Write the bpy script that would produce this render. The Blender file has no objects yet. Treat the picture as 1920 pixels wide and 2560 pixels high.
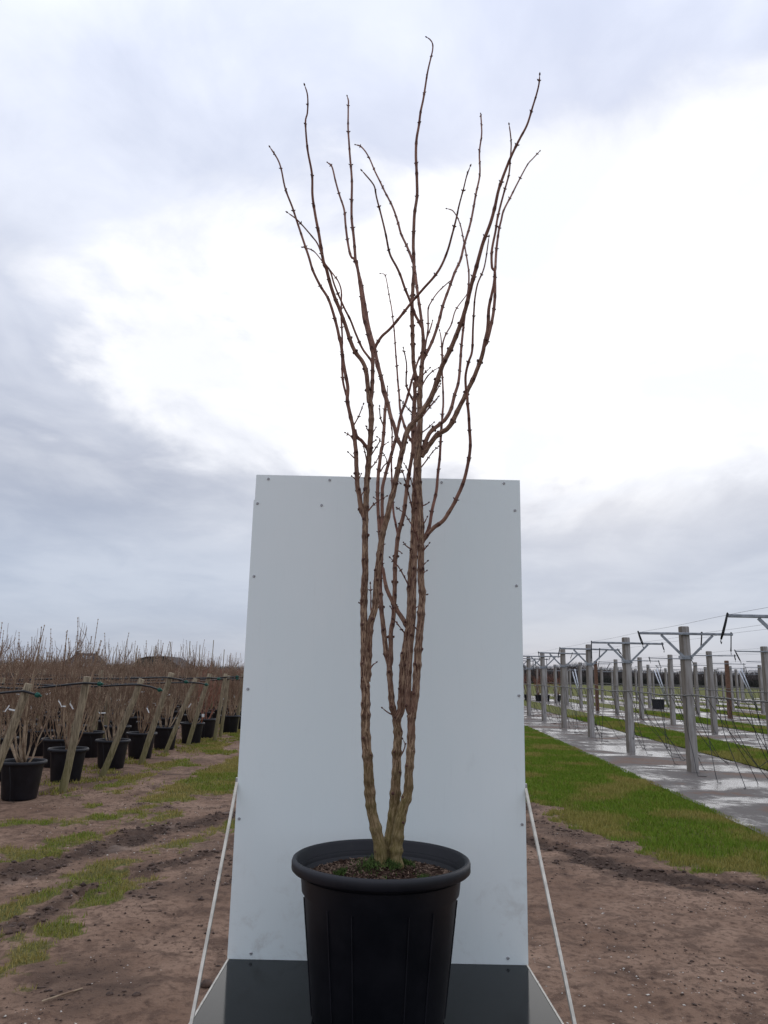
import bpy, math, random
import numpy as np
from mathutils import Vector, Matrix

sc = bpy.context.scene
col = sc.collection
random.seed(7); RNG = np.random.default_rng(7)
R = math.radians

# ------------------------------------------------------------------ camera
CAM = Vector((0, 0, 1.4))
PITCH, ROLL = R(12.05), R(1.2)
cd = bpy.data.cameras.new('camera'); cam = bpy.data.objects.new('camera', cd); col.objects.link(cam)
cd.sensor_fit = 'HORIZONTAL'; cd.sensor_width = 36; cd.lens = 36; cd.clip_start = .05; cd.clip_end = 6000
fw = Vector((0, math.cos(PITCH), math.sin(PITCH))); u0 = Vector((0, -math.sin(PITCH), math.cos(PITCH))); r0 = Vector((1, 0, 0))
rt = math.cos(ROLL) * r0 + math.sin(ROLL) * u0; up = math.cos(ROLL) * u0 - math.sin(ROLL) * r0
cam.matrix_world = Matrix(((rt.x, up.x, -fw.x, CAM.x), (rt.y, up.y, -fw.y, CAM.y), (rt.z, up.z, -fw.z, CAM.z), (0, 0, 0, 1)))
sc.camera = cam
sc.view_settings.view_transform = 'Standard'; sc.view_settings.look = 'None'
sc.view_settings.exposure = 0; sc.view_settings.gamma = 1; sc.view_settings.use_curve_mapping = False

# ------------------------------------------------------------------ node helper
class NT:
    def __init__(s, tree): s.t = tree
    def n(s, typ, **kw):
        nd = s.t.nodes.new(typ)
        for k, v in kw.items(): setattr(nd, k, v)
        return nd
    def put(s, sock, v):
        if isinstance(v, bpy.types.NodeSocket): s.t.links.new(v, sock)
        elif v is not None:
            if sock.type == 'RGBA' and not hasattr(v, '__len__'): v = (v, v, v, 1)
            elif sock.type == 'RGBA' and len(v) == 3: v = (*v, 1)
            sock.default_value = v
    def math(s, op, a, b=None, c=None, clamp=False):
        nd = s.n('ShaderNodeMath', operation=op, use_clamp=clamp)
        s.put(nd.inputs[0], a); s.put(nd.inputs[1], b)
        if c is not None: s.put(nd.inputs[2], c)
        return nd.outputs[0]
    def mix(s, f, a, b, blend='MIX'):
        nd = s.n('ShaderNodeMix', data_type='RGBA', blend_type=blend)
        s.put(nd.inputs[0], f); s.put(nd.inputs[6], a); s.put(nd.inputs[7], b)
        return nd.outputs[2]
    def ramp(s, v, lo, hi, a=0., b=1., smooth=True):
        nd = s.n('ShaderNodeMapRange', interpolation_type='SMOOTHSTEP' if smooth else 'LINEAR')
        for i, x in enumerate((v, lo, hi, a, b)): s.put(nd.inputs[i], x)
        return nd.outputs[0]
    def noise(s, vec, scale, detail=4, rough=.55, dist=0., out=0):
        nd = s.n('ShaderNodeTexNoise')
        if vec is not None: s.put(nd.inputs['Vector'], vec)
        s.put(nd.inputs['Scale'], scale); s.put(nd.inputs['Detail'], detail); s.put(nd.inputs['Roughness'], rough); s.put(nd.inputs['Distortion'], dist)
        return nd.outputs[out]
    def mapping(s, vec, scale=(1, 1, 1), loc=(0, 0, 0), rot=(0, 0, 0)):
        nd = s.n('ShaderNodeMapping'); s.put(nd.inputs[0], vec)
        nd.inputs[1].default_value = loc; nd.inputs[2].default_value = rot; nd.inputs[3].default_value = scale
        return nd.outputs[0]
    def attr(s, name): return s.n('ShaderNodeAttribute', attribute_name=name).outputs['Fac']
    def rnd(s): return s.n('ShaderNodeObjectInfo').outputs['Random']
    def bump(s, h, strength=.5, dist=.01):
        nd = s.n('ShaderNodeBump'); s.put(nd.inputs['Height'], h); nd.inputs['Strength'].default_value = strength; nd.inputs['Distance'].default_value = dist
        return nd.outputs[0]
    def pos(s): return s.n('ShaderNodeNewGeometry').outputs['Position']
    def obj(s): return s.n('ShaderNodeTexCoord').outputs['Object']

def material(name, build):
    m = bpy.data.materials.new(name); m.use_nodes = True; m.node_tree.nodes.clear()
    k = NT(m.node_tree); out = k.n('ShaderNodeOutputMaterial'); p = k.n('ShaderNodeBsdfPrincipled')
    k.t.links.new(p.outputs[0], out.inputs[0])
    res = build(k)
    names = {'c': 'Base Color', 'r': 'Roughness', 'n': 'Normal', 'm': 'Metallic', 's': 'Specular IOR Level', 'i': 'IOR'}
    for a, v in res.items(): k.put(p.inputs[names[a]], v)
    return m

# ------------------------------------------------------------------ sky and sun
SUN_AZ, SUN_EL = R(14), R(26)
w = bpy.data.worlds.new('World'); sc.world = w; w.use_nodes = True; w.node_tree.nodes.clear()
k = NT(w.node_tree)
wo = k.n('ShaderNodeOutputWorld'); bg = k.n('ShaderNodeBackground'); bg.inputs[1].default_value = .1
k.t.links.new(bg.outputs[0], wo.inputs[0])
sky = k.n('ShaderNodeTexSky', sky_type='NISHITA', sun_disc=False); sky.sun_elevation = SUN_EL; sky.sun_rotation = SUN_AZ
gen = k.n('ShaderNodeTexCoord').outputs['Generated']
sp = k.n('ShaderNodeSeparateXYZ'); k.put(sp.inputs[0], gen)
X, Y, Z = sp.outputs
zc = k.math('MAXIMUM', Z, 0.0)
den = k.math('ADD', zc, .16)
cb = k.n('ShaderNodeCombineXYZ'); k.put(cb.inputs[0], k.math('DIVIDE', X, den)); k.put(cb.inputs[1], k.math('DIVIDE', Y, den))
P = cb.outputs[0]
n1 = k.noise(k.mapping(P, (1, 1, 1), (4.3, 1.7, 0)), .9, 7, .52, .25)
n2 = k.noise(k.mapping(P, (1, .8, 1), (9.1, 3.3, 2)), 2.6, 7, .56, .4)
n3 = k.noise(k.mapping(gen, (1, 1, 2.2), (1.2, .4, 0)), 3.2, 7, .55, .35)
az = k.math('ARCTAN2', X, Y); el = k.math('ARCSINE', Z)
da = k.math('DIVIDE', k.math('SUBTRACT', az, SUN_AZ), .66)
de = k.math('DIVIDE', k.math('SUBTRACT', el, SUN_EL - R(2.0)), .235)
# the thin bright gap in the cloud deck round the hidden sun, its edge broken by cloud shapes
dd = k.math('SQRT', k.math('ADD', k.math('MULTIPLY', da, da), k.math('MULTIPLY', de, de)))
dd = k.math('ADD', dd, k.math('MULTIPLY', k.math('SUBTRACT', n3, .5), 1.6))
dd = k.math('ADD', dd, k.math('MULTIPLY', k.math('SUBTRACT', n2, .5), 1.0))
gap = k.math('MULTIPLY', k.ramp(dd, 1.20, .72), k.ramp(el, R(6), R(15)))
lum = k.math('ADD', k.math('MULTIPLY', n1, .62), k.math('MULTIPLY', n2, .38))
cl = k.ramp(lum, .36, .64)
cloud = k.mix(cl, (6.2, 6.75, 8.4), (10.2, 10.6, 11.8))
low = k.ramp(el, R(15), R(3))
cloud = k.mix(k.math('MULTIPLY', low, .55), cloud, (10.8, 12.6, 16.0))
cloud = k.mix(.12, cloud, sky.outputs[0])
zen = k.math('DIVIDE', k.math('ADD', 1, k.math('MULTIPLY', zc, 2)), 2.1)
zm = k.n('ShaderNodeCombineXYZ')
for q_ in range(3): k.put(zm.inputs[q_], zen)
cloud = k.mix(1., cloud, zm.outputs[0], 'MULTIPLY')
cloud = k.mix(gap, cloud, k.mix(k.ramp(n2, .38, .62), (9.8, 10.0, 10.6), (12.2, 12.2, 12.4)))
k.put(bg.inputs[0], cloud)

sd = bpy.data.lights.new('sun', 'SUN'); so = bpy.data.objects.new('sun', sd); col.objects.link(so)
sd.energy = .7; sd.angle = R(75); sd.color = (1, .96, .9)
sdir = Vector((math.sin(SUN_AZ) * math.cos(SUN_EL), math.cos(SUN_AZ) * math.cos(SUN_EL), math.sin(SUN_EL)))
so.rotation_euler = sdir.to_track_quat('Z', 'Y').to_euler(); so.location = (5, 20, 20)

# ------------------------------------------------------------------ mesh helpers
class MB:
    def __init__(s): s.v = []; s.f = []; s.sm = []; s.uv = {}; s.at = []
    def add(s, vs, fs, smooth=False, at=0.):
        o = len(s.v); s.v.extend([tuple(p) for p in vs]); s.at.extend([at] * len(vs) if not hasattr(at, '__len__') else at)
        for f in fs: s.f.append(tuple(i + o for i in f)); s.sm.append(smooth)
        return o
    def box(s, c, h, rz=0., tap=1., rot=None):
        vs = []
        for z in (-1, 1):
            t = tap if z > 0 else 1
            for x, y in ((-1, -1), (1, -1), (1, 1), (-1, 1)):
                p = Vector((x * h[0] * t, y * h[1] * t, z * h[2]))
                if rot is not None: p = rot @ p
                elif rz: p = Matrix.Rotation(rz, 3, 'Z') @ p
                vs.append(p + Vector(c))
        s.add(vs, [(3, 2, 1, 0), (4, 5, 6, 7), (0, 1, 5, 4), (1, 2, 6, 5), (2, 3, 7, 6), (3, 0, 4, 7)])
    def bar(s, a, b, wx, wy):
        a, b = Vector(a), Vector(b); d = b - a
        s.box((a + b) / 2, (wx, wy, d.length / 2), rot=d.to_track_quat('Z', 'Y').to_matrix())
    def bbox(s, c, h, bev=.004, rot=None):
        # box with chamfered long edges, along local z
        x, y, z = h; b = min(bev, x * .45, y * .45); vs = []
        ring = [(-x + b, -y), (x - b, -y), (x, -y + b), (x, y - b), (x - b, y), (-x + b, y), (-x, y - b), (-x, -y + b)]
        for zz, sh in ((-z, b), (-z + b, 0), (z - b, 0), (z, b)):
            for px, py in ring:
                p = Vector((px * (1 - sh / x), py * (1 - sh / y), zz))
                if rot is not None: p = rot @ p
                vs.append(p + Vector(c))
        fs = [tuple(range(7, -1, -1)), tuple(range(24, 32))]
        for r in range(3):
            for i in range(8): fs.append((r * 8 + i, r * 8 + (i + 1) % 8, r * 8 + 8 + (i + 1) % 8, r * 8 + 8 + i))
        s.add(vs, fs)
    def tube(s, pts, rad, n=6, smooth=True, cap=True, mod=None, at=0.):
        pts = [Vector(p) for p in pts]; m = len(pts)
        if not hasattr(rad, '__len__'): rad = [rad] * m
        vs = []; nrm = None
        for i in range(m):
            t = (pts[min(i + 1, m - 1)] - pts[max(i - 1, 0)]); t = t.normalized() if t.length > 1e-9 else Vector((0, 0, 1))
            if nrm is None: nrm = t.orthogonal().normalized()
            else:
                nrm = nrm - t * nrm.dot(t); nrm = nrm.normalized() if nrm.length > 1e-6 else t.orthogonal().normalized()
            bi = t.cross(nrm)
            for j in range(n):
                a = 2 * math.pi * j / n; r = rad[i] * (mod(i, j) if mod else 1)
                vs.append(pts[i] + (nrm * math.cos(a) + bi * math.sin(a)) * r)
        fs = []
        for i in range(m - 1):
            for j in range(n): fs.append((i * n + j, i * n + (j + 1) % n, (i + 1) * n + (j + 1) % n, (i + 1) * n + j))
        if cap: fs.append(tuple(range(n - 1, -1, -1))); fs.append(tuple(range((m - 1) * n, m * n)))
        s.add(vs, fs, smooth, at)
    def lathe(s, prof, n=64, c=(0, 0, 0), smooth=True, wob=None):
        vs = []
        for r, z in prof:
            for j in range(n):
                a = 2 * math.pi * j / n; q = r * (wob(a, z) if wob else 1)
                vs.append((c[0] + q * math.cos(a), c[1] + q * math.sin(a), c[2] + z))
        fs = []
        for i in range(len(prof) - 1):
            for j in range(n): fs.append((i * n + j, i * n + (j + 1) % n, (i + 1) * n + (j + 1) % n, (i + 1) * n + j))
        s.add(vs, fs, smooth)
    def octa(s, c, rx, rz, ax=None):
        c = Vector(c); q = ax.to_track_quat('Z', 'Y').to_matrix() if ax is not None else Matrix.Identity(3)
        vs = [c + q @ Vector(p) for p in ((rx, 0, 0), (0, rx, 0), (-rx, 0, 0), (0, -rx, 0), (0, 0, rz), (0, 0, -rz))]
        s.add(vs, [(0, 1, 4), (1, 2, 4), (2, 3, 4), (3, 0, 4), (1, 0, 5), (2, 1, 5), (3, 2, 5), (0, 3, 5)])
    def mesh(s, name, attr=None):
        me = bpy.data.meshes.new(name); me.from_pydata(s.v, [], s.f)
        me.polygons.foreach_set('use_smooth', s.sm)
        if attr:
            a = me.attributes.new(attr, 'FLOAT', 'POINT'); a.data.foreach_set('value', np.array(s.at, dtype=np.float32))
        me.update(); return me

def link(name, me, mat=None, parent=None, loc=None, rz=None, props=None):
    if isinstance(me, MB): me = me.mesh(name)
    if mat is not None and not me.materials: me.materials.append(mat)
    o = bpy.data.objects.new(name, me); col.objects.link(o)
    if parent is not None: o.parent = parent
    if loc is not None: o.location = loc
    if rz is not None: o.rotation_euler = (0, 0, rz)
    for a, b in (props or {}).items(): o[a] = b
    return o
def thing(name, label, cat, loc=(0, 0, 0), rz=0., group=None):
    o = bpy.data.objects.new(name, None); col.objects.link(o); o.empty_display_size = .1
    o.location = loc; o.rotation_euler = (0, 0, rz); o['label'] = label; o['category'] = cat
    if group: o['group'] = group
    return o
def tag(o, label, cat, group=None):
    o['label'] = label; o['category'] = cat
    if group: o['group'] = group
    return o
def soup(name, V, F, mat, attrs=None, smooth=False):
    V = np.asarray(V, np.float32); F = np.asarray(F, np.int32); n = F.shape[1]
    me = bpy.data.meshes.new(name); me.vertices.add(len(V)); me.vertices.foreach_set('co', V.ravel())
    me.loops.add(F.size); me.loops.foreach_set('vertex_index', F.ravel())
    me.polygons.add(len(F)); me.polygons.foreach_set('loop_start', np.arange(0, F.size, n, dtype=np.int32)); me.polygons.foreach_set('loop_total', np.full(len(F), n, np.int32))
    me.update(calc_edges=True)
    if smooth: me.polygons.foreach_set('use_smooth', np.ones(len(F), bool))
    for a, v in (attrs or {}).items():
        t = me.attributes.new(a, 'FLOAT', 'POINT'); t.data.foreach_set('value', np.asarray(v, np.float32))
    me.materials.append(mat); me.validate()
    return me
def spline(pts, step):
    """Catmull-Rom resample of (x,y,z,r...) tuples"""
    P = np.array(pts, float); m = len(P)
    if m < 3:
        L = np.linalg.norm(P[1, :3] - P[0, :3]); c = max(2, int(L / step) + 1); t = np.linspace(0, 1, c)[:, None]; return P[0] * (1 - t) + P[1] * t
    E = np.vstack([2 * P[0] - P[1], P, 2 * P[-1] - P[-2]]); out = []
    for i in range(m - 1):
        a, b, c, d = E[i:i + 4]; L = np.linalg.norm(c[:3] - b[:3]); q = max(1, int(round(L / step)))
        for t in np.arange(q) / q:
            out.append(.5 * ((2 * b) + (c - a) * t + (2 * a - 5 * b + 4 * c - d) * t * t + (3 * b - a - 3 * c + d) * t ** 3))
    out.append(P[-1]); return np.array(out)
def _h(ix, iy, s):
    n = (ix.astype(np.int64) * 374761393 + iy.astype(np.int64) * 668265263 + s * 1442695041) & 0x7fffffff
    n = ((n ^ (n >> 13)) * 1274126177) & 0x7fffffff
    return ((n ^ (n >> 16)) & 0xffff) / 65535.
def vn(x, y, s=0):
    ix = np.floor(x).astype(np.int64); iy = np.floor(y).astype(np.int64); fx = x - ix; fy = y - iy
    fx = fx * fx * (3 - 2 * fx); fy = fy * fy * (3 - 2 * fy)
    return (_h(ix, iy, s) * (1 - fx) + _h(ix + 1, iy, s) * fx) * (1 - fy) + (_h(ix, iy + 1, s) * (1 - fx) + _h(ix + 1, iy + 1, s) * fx) * fy
def fbm(x, y, s=0, o=4):
    t = 0; a = .5; n = 0
    for i in range(o): t = t + a * vn(x * 2 ** i + i * 17.3, y * 2 ** i - i * 9.1, s + i); n += a; a *= .5
    return t / n
def sst(x, a, b):
    t = np.clip((x - a) / (b - a), 0, 1); return t * t * (3 - 2 * t)
def dpoly(x, y, pl):
    d = np.full(np.shape(x), 1e9)
    for (ax, ay), (bx, by) in zip(pl[:-1], pl[1:]):
        dx, dy = bx - ax, by - ay; t = np.clip(((x - ax) * dx + (y - ay) * dy) / (dx * dx + dy * dy), 0, 1)
        d = np.minimum(d, np.hypot(x - ax - t * dx, y - ay - t * dy))
    return d
def inpoly(x, y, pl):
    r = np.zeros(np.shape(x), bool); n = len(pl)
    for i in range(n):
        (x1, y1), (x2, y2) = pl[i], pl[(i + 1) % n]
        c = ((y1 > y) != (y2 > y)); r ^= c & (x < (x2 - x1) * (y - y1) / ((y2 - y1) if y2 != y1 else 1e-9) + x1)
    return r
ORD = ['first', 'second', 'third', 'fourth', 'fifth', 'sixth', 'seventh', 'eighth', 'ninth', 'tenth', 'eleventh', 'twelfth', 'thirteenth', 'fourteenth',
       'fifteenth', 'sixteenth', 'seventeenth', 'eighteenth', 'nineteenth', 'twentieth', 'twenty-first', 'twenty-second', 'twenty-third', 'twenty-fourth', 'twenty-fifth']

# ------------------------------------------------------------------ materials
def m_soil(k):
    p = k.pos(); g = k.attr('grass'); mud = k.attr('mud'); wet = k.attr('wet')
    a = k.noise(p, 1.3, 6, .6); b = k.noise(p, 22, 5, .65); c = k.noise(p, 120, 3, .6)
    base = k.mix(k.ramp(a, .35, .68), (.200, .124, .085), (.305, .202, .143))
    base = k.mix(k.ramp(b, .46, .68), base, (.120, .074, .053))
    d_ = k.noise(p, 4.5, 8, .68, .5)
    base = k.mix(k.math('MULTIPLY', k.ramp(d_, .48, .62), .72), base, (.090, .055, .040))
    base = k.mix(k.math('MULTIPLY', k.ramp(c, .56, .74), .5), base, (.26, .195, .15))
    base = k.mix(mud, base, k.mix(b, (.028, .019, .015), (.115, .076, .058)))
    gb = k.noise(p, 3.5, 5, .6); gc = k.noise(p, 45, 4, .6)
    gr = k.mix(k.ramp(gb, .35, .65), (.10, .118, .022), (.17, .145, .04))
    gr = k.mix(k.ramp(gc, .4, .7), gr, (.05, .072, .016))
    base = k.mix(k.math('MULTIPLY', g, k.ramp(k.math('ADD', g, k.math('MULTIPLY', k.math('SUBTRACT', b, .5), 1.4)), .35, .6)), base, gr)
    ro = k.mix(wet, .93, .28)
    h = k.math('ADD', k.math('MULTIPLY', b, .7), k.math('MULTIPLY', c, .35))
    return dict(c=base, r=ro, n=k.bump(k.math('MULTIPLY', h, k.math('SUBTRACT', 1, k.math('MULTIPLY', wet, .9))), 1.0, .03), s=k.mix(wet, .12, .3))
def m_blade(k):
    p = k.pos(); t = k.attr('tone')
    a = k.noise(p, 1.6, 4, .6)
    c = k.mix(k.ramp(a, .3, .7), (.155, .21, .022), (.235, .235, .038))
    c = k.mix(t, c, (.34, .27, .09))
    c = k.mix(k.ramp(t, .5, 0), c, (.135, .225, .018))
    return dict(c=c, r=.75, s=.15)
def m_path(k):
    p = k.pos(); q = k.mapping(p, (.6, .8, 1))
    a = k.noise(q, 1.1, 6, .55, .5); b = k.noise(p, 9, 6, .65); c = k.noise(p, 70, 4, .6)
    dry = k.ramp(k.math('ADD', a, k.math('MULTIPLY', k.math('SUBTRACT', b, .5), .22)), .43, .52)
    silt = k.ramp(k.math('ADD', a, k.math('MULTIPLY', k.math('SUBTRACT', b, .5), .3)), .54, .63)
    base = k.mix(b, (.10, .09, .085), (.15, .135, .125))
    base = k.mix(silt, base, k.mix(c, (.10, .062, .048), (.19, .128, .10)))
    ro = k.mix(dry, k.math('ADD', .13, k.math('MULTIPLY', b, .12)), k.math('ADD', .5, k.math('MULTIPLY', c, .35)))
    h = k.math('MULTIPLY', k.math('ADD', b, k.math('MULTIPLY', c, .5)), k.math('ADD', k.math('MULTIPLY', dry, .9), .1))
    return dict(c=base, r=ro, n=k.bump(h, .8, .03), s=k.mix(dry, .3, .1))
def m_panel(k):
    p = k.obj(); a = k.noise(k.mapping(p, (1.2, 1, .5)), 2, 5, .6); b = k.noise(k.mapping(p, (40, 1, 1.5)), 3, 4, .7); c = k.noise(p, 260, 2)
    base = k.mix(k.ramp(a, .3, .7), (.85, .925, .915), (.89, .945, .93))
    base = k.mix(k.math('MULTIPLY', k.ramp(b, .55, .8), .10), base, (.55, .56, .55))
    base = k.mix(k.math('MULTIPLY', k.ramp(c, .70, .78), .25), base, (.45, .43, .40))
    zz = k.n('ShaderNodeSeparateXYZ'); k.put(zz.inputs[0], p); e = k.noise(p, 9, 6, .7, .4)
    base = k.mix(k.math('MULTIPLY', k.math('MULTIPLY', k.ramp(zz.outputs[2], .95, .49), k.ramp(e, .5, .72)), .35), base, (.42, .37, .31))
    base = k.mix(k.math('MULTIPLY', k.ramp(e, .6, .78), .10), base, (.55, .56, .54))
    return dict(c=base, r=.42, s=.35, n=k.bump(a, .05, .01))
def m_black_board(k):
    p = k.obj(); a = k.noise(p, 6, 5, .6); c = k.noise(p, 420, 2, .5); d = k.noise(p, 60, 3, .6)
    base = k.mix(k.ramp(c, .6, .75), (.0035, .005, .006), (.012, .015, .017))
    base = k.mix(k.math('MULTIPLY', k.ramp(d, .66, .75), .35), base, (.06, .055, .05))
    return dict(c=base, r=k.math('ADD', .035, k.math('MULTIPLY', k.ramp(a, .35, .7), .05)), n=k.bump(c, .03, .002), s=.12)
def m_pot(k):
    p = k.obj(); a = k.noise(p, 9, 5, .6); b = k.noise(k.mapping(p, (1, 1, .35)), 40, 4, .65)
    base = k.mix(k.ramp(a, .35, .7), (.006, .0065, .010), (.012, .012, .017))
    base = k.mix(k.math('MULTIPLY', k.ramp(b, .6, .78), .35), base, (.03, .027, .025))
    return dict(c=base, r=k.math('ADD', .40, k.math('MULTIPLY', a, .25)), n=k.bump(b, .08, .003), s=.42)
def m_potsoil(k):
    p = k.obj(); a = k.noise(p, 30, 5, .65); b = k.noise(p, 110, 4, .65)
    return dict(c=k.mix(k.ramp(b, .45, .72), k.mix(a, (.022, .012, .008), (.055, .029, .020)), (.11, .07, .05)), r=.95, s=.1, n=k.bump(b, .9, .01))
def m_chip(k):
    r = k.attr('tone'); return dict(c=k.mix(r, (.030, .016, .011), (.24, .165, .12)), r=.9, s=.15)
def m_bark(k):
    u = k.n('ShaderNodeUVMap', uv_map='uv').outputs[0]; ag = k.attr('age'); p = k.pos()
    f = k.noise(k.mapping(u, (7, 34, 1)), 1.0, 7, .72, .9); g = k.noise(k.mapping(u, (22, 130, 1)), 1.0, 4, .6); s = k.noise(p, 16, 4, .6)
    old = k.mix(k.ramp(f, .42, .60), (.095, .040, .027), (.54, .37, .245))
    old = k.mix(k.math('MULTIPLY', k.ramp(g, .52, .70), .7), old, (.045, .024, .019))
    old = k.mix(k.math('MULTIPLY', k.ramp(s, .5, .72), .5), old, (.36, .235, .15))
    new = k.mix(k.ramp(s, .35, .7), (.19, .085, .066), (.35, .18, .13))
    new = k.mix(k.math('MULTIPLY', k.ramp(g, .58, .75), .6), new, (.03, .018, .016))
    c = k.mix(k.ramp(ag, .15, .75), new, old)
    c = k.mix(k.math('MULTIPLY', k.ramp(k.noise(p, 9, 3, .6), .5, .66), .45), c, (.16, .075, .055))
    c = k.mix(k.attr('node'), c, (.06, .03, .024))
    sz = k.n('ShaderNodeSeparateXYZ'); k.put(sz.inputs[0], p)
    alg = k.math('MULTIPLY', k.ramp(k.math('ADD', sz.outputs[2], k.math('MULTIPLY', s, .5)), 1.62, 1.12), .62)
    c = k.mix(k.math('MULTIPLY', alg, k.ramp(ag, .3, .8)), c, (.20, .175, .05))
    h = k.math('ADD', f, k.math('MULTIPLY', g, .5))
    return dict(c=c, r=.8, s=.25, n=k.bump(k.math('MULTIPLY', h, k.ramp(ag, 0, .7)), .9, .004))
def m_twig(k):
    p = k.obj(); r = k.rnd(); z = k.attr('tone'); a = k.noise(p, 7, 4, .6)
    c = k.mix(k.ramp(a, .35, .65), (.20, .135, .09), (.46, .355, .245))
    c = k.mix(k.math('MULTIPLY', z, .75), c, (.16, .10, .072))
    c = k.mix(k.math('MULTIPLY', k.ramp(r, .5, 1.), .35), c, (.24, .125, .08))
    return dict(c=c, r=.85, s=.15)
def m_stake(k):
    p = k.obj(); a = k.noise(k.mapping(p, (9, 9, .8)), 6, 6, .65, .4); b = k.noise(p, 5, 4, .6); sz = k.n('ShaderNodeSeparateXYZ'); k.put(sz.inputs[0], p)
    c = k.mix(k.ramp(a, .35, .68), (.15, .118, .078), (.38, .31, .21))
    gfac = k.math('MULTIPLY', k.ramp(k.math('ADD', sz.outputs[2], k.math('MULTIPLY', b, .9)), 1.25, .35), .6)
    c = k.mix(gfac, c, (.17, .17, .045))
    return dict(c=c, r=.88, s=.2, n=k.bump(a, .6, .006))
def m_concrete(k):
    p = k.obj(); r = k.rnd(); a = k.noise(k.mapping(p, (6, 6, .7)), 3, 6, .65, .3); b = k.noise(p, 28, 5, .65); d = k.noise(k.mapping(p, (14, 14, .35)), 2.2, 4, .6)
    c = k.mix(k.ramp(a, .35, .66), (.27, .245, .225), (.43, .41, .39))
    c = k.mix(k.math('MULTIPLY', k.ramp(b, .58, .72), .4), c, (.16, .135, .115))
    c = k.mix(k.math('MULTIPLY', k.ramp(d, .54, .66), .6), c, (.15, .115, .09))
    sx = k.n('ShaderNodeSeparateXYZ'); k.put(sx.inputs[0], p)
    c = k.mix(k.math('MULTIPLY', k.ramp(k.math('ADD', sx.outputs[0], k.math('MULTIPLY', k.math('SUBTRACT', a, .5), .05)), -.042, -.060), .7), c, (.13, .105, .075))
    c = k.mix(k.math('MULTIPLY', k.ramp(r, .6, 1), .35), c, (.20, .17, .14))
    return dict(c=c, r=.9, s=.2, n=k.bump(b, .5, .004))
def flat(c, r=.6, m=0., s=.4, var=.25, sc_=12):
    def f(k):
        a = k.noise(k.obj(), sc_, 5, .6)
        return dict(c=k.mix(k.ramp(a, .3, .7), tuple(x * (1 - var) for x in c), tuple(min(1, x * (1 + var)) for x in c)), r=r, m=m, s=s)
    return f
MT = {}
for nm, fn in dict(soil=m_soil, blade=m_blade, path=m_path, panel=m_panel, board=m_black_board, pot=m_pot, potsoil=m_potsoil, chip=m_chip, bark=m_bark, twig=m_twig,
                   stake=m_stake, concrete=m_concrete, galv=flat((.30, .315, .34), .45, .6), wood=flat((.42, .36, .28), .8), white_wood=flat((.60, .56, .48), .7, var=.18, sc_=30),
                   rubber=flat((.012, .012, .013), .55), black_pipe=flat((.014, .014, .016), .42), green_cap=flat((.004, .075, .052), .45), screw=flat((.46, .46, .47), .4, .75),
                   tag=flat((.75, .76, .74), .5, var=.06), orange=flat((.62, .16, .03), .5), brown_wood=flat((.16, .085, .055), .85), pale_hose=flat((.10, .098, .09), .6),
                   moss=flat((.05, .085, .015), .9, var=.5, sc_=60), roof=flat((.055, .05, .055), .9, sc_=1), wall=flat((.6, .58, .55), .9, sc_=1), dark_green=flat((.035, .045, .042), .8, sc_=1),
                   glass=flat((.35, .38, .42), .2), wood_far=flat((.075, .062, .058), .95, var=.5, sc_=.4), hedge_far=flat((.030, .030, .026), .95, var=.5, sc_=.5), shrub_far=flat((.29, .20, .145), .95, var=.5, sc_=.35),
                   rust=flat((.27, .125, .085), .9, var=.4), steel=flat((.55, .57, .60), .35, .7), wire=flat((.22, .22, .23), .5, .5), clod=flat((.085, .055, .042), .95, var=.5, sc_=30),
                   shell=flat((.55, .50, .44), .8, var=.35, sc_=40)).items():
    MT[nm] = material(nm, fn)

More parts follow.
